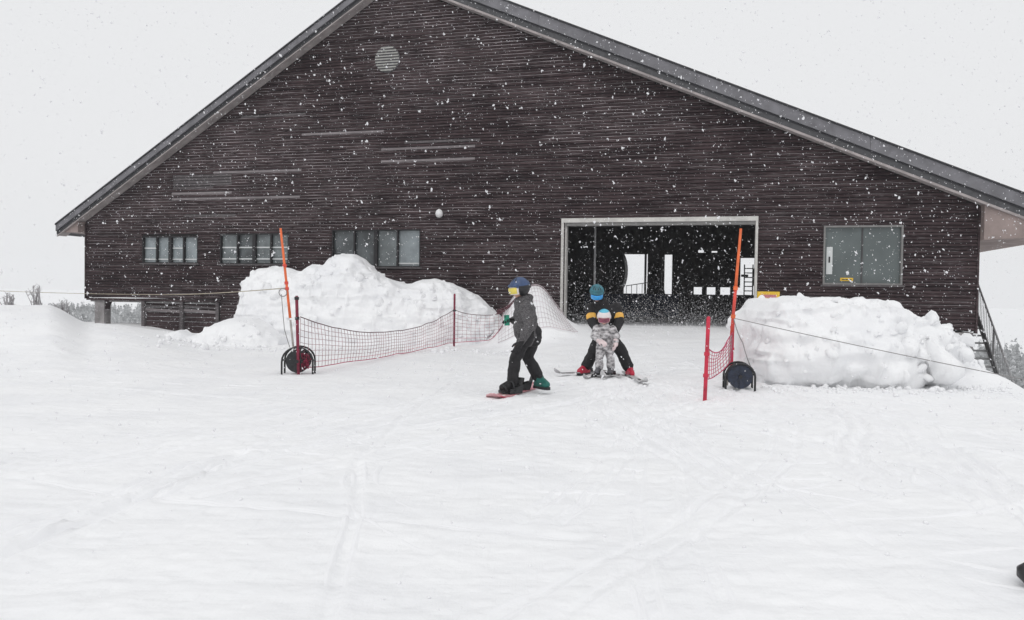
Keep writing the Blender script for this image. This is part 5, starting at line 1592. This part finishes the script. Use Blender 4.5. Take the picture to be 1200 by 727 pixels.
# ------------------------------------------------------------------ crumbs of snow that rolled off the piles and the path
def clods():
    Q = np.random.default_rng(5)
    verts, faces = [], []
    ico = bmesh.new(); bmesh.ops.create_icosphere(ico, subdivisions=1, radius=1.0)
    iv = np.array([v.co[:] for v in ico.verts]); fi = np.array([[v.index for v in f.verts] for f in ico.faces]); ico.free()
    spots = []
    for k in range(260): spots.append((Q.uniform(3.9, 7.9), 12.15 - abs(Q.normal(0, 0.45)), 0.022))
    for k in range(260): spots.append((Q.uniform(-8.5, 0), 19.2 - abs(Q.normal(0, 0.8)), 0.030))
    for k in range(420): spots.append((Q.normal(1.6, 2.2), Q.uniform(7, 19), 0.013))
    for k in range(260): spots.append((Q.uniform(-5, 5), Q.uniform(3.2, 9), 0.008))
    hz_ = height(np.array([q[0] for q in spots]), np.array([q[1] for q in spots]))
    for (x, y, r), zz in zip(spots, hz_):
        r = r * float(np.exp(Q.normal(0, 0.5)))
        v = iv * r * Q.uniform(0.6, 1.2, (len(iv), 1)) * np.array([1, 1, 0.8]) + np.array([x, y, zz + r * 0.35])
        k0 = clods.n
        verts.append(v); faces.append(fi + k0); clods.n += len(iv)
    o = link_mesh("snow_crumbs", fast_mesh("snow_crumbs", np.concatenate(verts), np.concatenate(faces), M['crumb'], True))
    tag(o, "small crumbs of snow scattered over the ground", "snow", None, "stuff")
clods.n = 0
clods()

def track_ridges():
    q = random.Random(12)
    lines = []
    for pts, wd, dep in TRACKS:
        for sd_ in (-1, 1):
            lines.append(([(p[0] + sd_ * wd * 1.3, p[1]) for p in pts], 0.8 * dep + 0.004))
    for i in range(60):                              # edge scrapes of turning boards and skis, short arcs
        cx, cy = q.gauss(1.2, 2.6), q.uniform(3.4, 15)
        rad_, a0, n = q.uniform(0.8, 3.5), q.uniform(0, 6.28), 10
        lines.append(([(cx + rad_ * math.cos(a0 + k * 0.09), cy + 0.8 * rad_ * math.sin(a0 + k * 0.09)) for k in range(n)], q.uniform(0.008, 0.020)))
    AX, AY, AH, AW, seg = [], [], [], [], []
    for pts, h in lines:
        P_ = []
        for a, c in zip(pts[:-1], pts[1:]):
            m = max(2, int(math.hypot(c[0] - a[0], c[1] - a[1]) / 0.05))
            P_ += [(a[0] + (c[0] - a[0]) * k / m, a[1] + (c[1] - a[1]) * k / m) for k in range(m)]
        P_ = [p for p in P_ if p[1] > 1.5]
        if len(P_) > 3: seg.append((np.array(P_), h))
    VV, FF, n0 = [], [], 0
    for P_, h in seg:
        n = len(P_)
        t = np.gradient(P_, axis=0); t /= np.linalg.norm(t, axis=1, keepdims=True) + 1e-9
        lat = np.stack([-t[:, 1], t[:, 0]], -1)
        wob = 0.03 * vnoise(P_ * 2.3, 3)[:, None]
        amp = np.clip(0.35 + 0.9 * vnoise(P_ * 3.1, 8) + 0.5 * vnoise(P_ * 14, 9), 0, 1.5) * h
        amp = amp * np.clip(np.minimum(np.arange(n), np.arange(n)[::-1]) / 5.0, 0, 1)      # they fade out at both ends
        rows = []
        for o_, hh in ((-0.028, 0), (-0.006, 1.0), (0.008, 0.8), (0.030, 0)):
            XY = P_ + lat * (o_ + wob)
            rows.append(np.concatenate([XY, (height(XY[:, 0], XY[:, 1]) + np.where(hh > 0, amp * hh, -0.006))[:, None]], 1))
        V = np.stack(rows, 1).reshape(-1, 3)
        i = np.arange(n - 1)[:, None] * 4; j = np.arange(3)[None]
        FF.append((np.stack([i + j, i + j + 1, i + j + 5, i + j + 4], -1).reshape(-1, 4)) + n0); VV.append(V); n0 += len(V)
    o = link_mesh("ski_track_ridges", fast_mesh("ski_track_ridges", np.concatenate(VV), np.concatenate(FF), M['crumb'], True))
    tag(o, "thin ridges of pushed up snow along the ski tracks", "snow", None, "stuff")
track_ridges()

# ------------------------------------------------------------------ falling snow
def flakes(n=95000):
    Q = np.random.default_rng(21)
    V, F = [], []
    c = np.stack([Q.uniform(-19, 18, n), Q.uniform(3.4, 27.5, n), Q.uniform(-0.4, 13.5, n)], -1)
    s_, yl = to_local(c[:, 0], c[:, 1])
    inhall = (yl > -0.25) & ~((s_ > 18.1) & (s_ < 23.5) & (c[:, 2] < 3.5) & (yl < 2.5))
    roof_hit = (yl > -0.8)& ~((s_ > 18.1) & (s_ < 23.5) & (c[:, 2] < 3.5))
    c = c[~(inhall | roof_hit)]
    c = c[c[:, 2] > height(c[:, 0], c[:, 1], False) + 0.05]
    n = len(c)
    size = np.exp(Q.normal(math.log(0.0048), 0.34, n))
    # snow drifting low over the threshold of the doorway
    nd = 12000
    ss_ = Q.uniform(17.6, 24.2, nd); yy_ = Q.normal(0.5, 2.2, nd); zz_ = 0.52 + Q.exponential(0.42, nd)
    keep = (zz_ < 3.4) & ((yy_ < -0.2) | ((ss_ > 18.1) & (ss_ < 23.5)))
    ss_, yy_, zz_ = ss_[keep], yy_[keep], zz_[keep]
    d_ = np.stack([BO.x + CW * ss_ - SW * yy_, BO.y + SW * ss_ + CW * yy_, zz_], -1)
    c = np.concatenate([c, d_]); size = np.concatenate([size, np.exp(Q.normal(math.log(0.0050), 0.3, len(d_)))])
    n = len(c)
    size = np.minimum(size, 0.0014 * c[:, 1])
    VV, FF, k0 = [], [], 0
    t = np.array([(0, 1, 4), (1, 2, 4), (2, 3, 4), (3, 0, 4), (1, 0, 5), (2, 1, 5), (3, 2, 5), (0, 3, 5)])
    def burst(c, size, el_):
        nonlocal k0
        n = len(c)
        ax = np.stack([Q.normal(-0.35, 0.35, n), Q.normal(0, 0.4, n), np.ones(n)], -1)
        ax /= np.linalg.norm(ax, axis=1, keepdims=True)
        u = np.cross(ax, np.stack([Q.normal(0, 1, n), Q.normal(0, 1, n), np.full(n, 0.1)], -1)); u /= np.linalg.norm(u, axis=1, keepdims=True)
        w = np.cross(ax, u)
        j = lambda: Q.uniform(0.6, 1.3, (n, 1))
        pts = [c + u * size[:, None] * j(), c + w * size[:, None] * j(), c - u * size[:, None] * j(), c - w * size[:, None] * j(), c + ax * (size * el_)[:, None] * j(), c - ax * (size * el_)[:, None] * j()]
        VV.append(np.stack(pts, 1).reshape(-1, 3))
        FF.append((np.arange(n)[:, None, None] * 6 + t[None]).reshape(-1, 3) + k0); k0 += 6 * n
    burst(c, size, Q.uniform(1.0, 2.4, n))
    nr = c[:, 1] < 13                                     # the larger looking ones are clumps of several crystals
    for q in range(3):
        burst(c[nr] + Q.normal(0, 0.8, (nr.sum(), 3)) * size[nr][:, None], size[nr] * Q.uniform(0.45, 0.9, nr.sum()), Q.uniform(0.9, 1.6, nr.sum()))
    V, F = np.concatenate(VV), np.concatenate(FF)
    o = link_mesh("falling_snow", fast_mesh("falling_snow", V, F, M['flake'], True))
    tag(o, "white snowflakes drifting down everywhere in the air", "snow", None, "stuff")
flakes()

# ------------------------------------------------------------------ haze
b = MB(); b.box(-700, 700, -60, 900, -75, 30)
hz = b.build("haze", M['flake'])
hm = bpy.data.materials.new("snowy air"); hm.use_nodes = True
t = hm.node_tree; t.nodes.clear()
om = t.nodes.new("ShaderNodeOutputMaterial"); pv_ = t.nodes.new("ShaderNodeVolumePrincipled")
pv_.inputs['Color'].default_value = (0.95, 0.96, 0.97, 1)
pv_.inputs['Density'].default_value = 0.0006
t.links.new(pv_.outputs[0], om.inputs['Volume'])
hz.data.materials.clear(); hz.data.materials.append(hm)
tag(hz, "thin white snow haze in the air", "haze", None, "stuff")
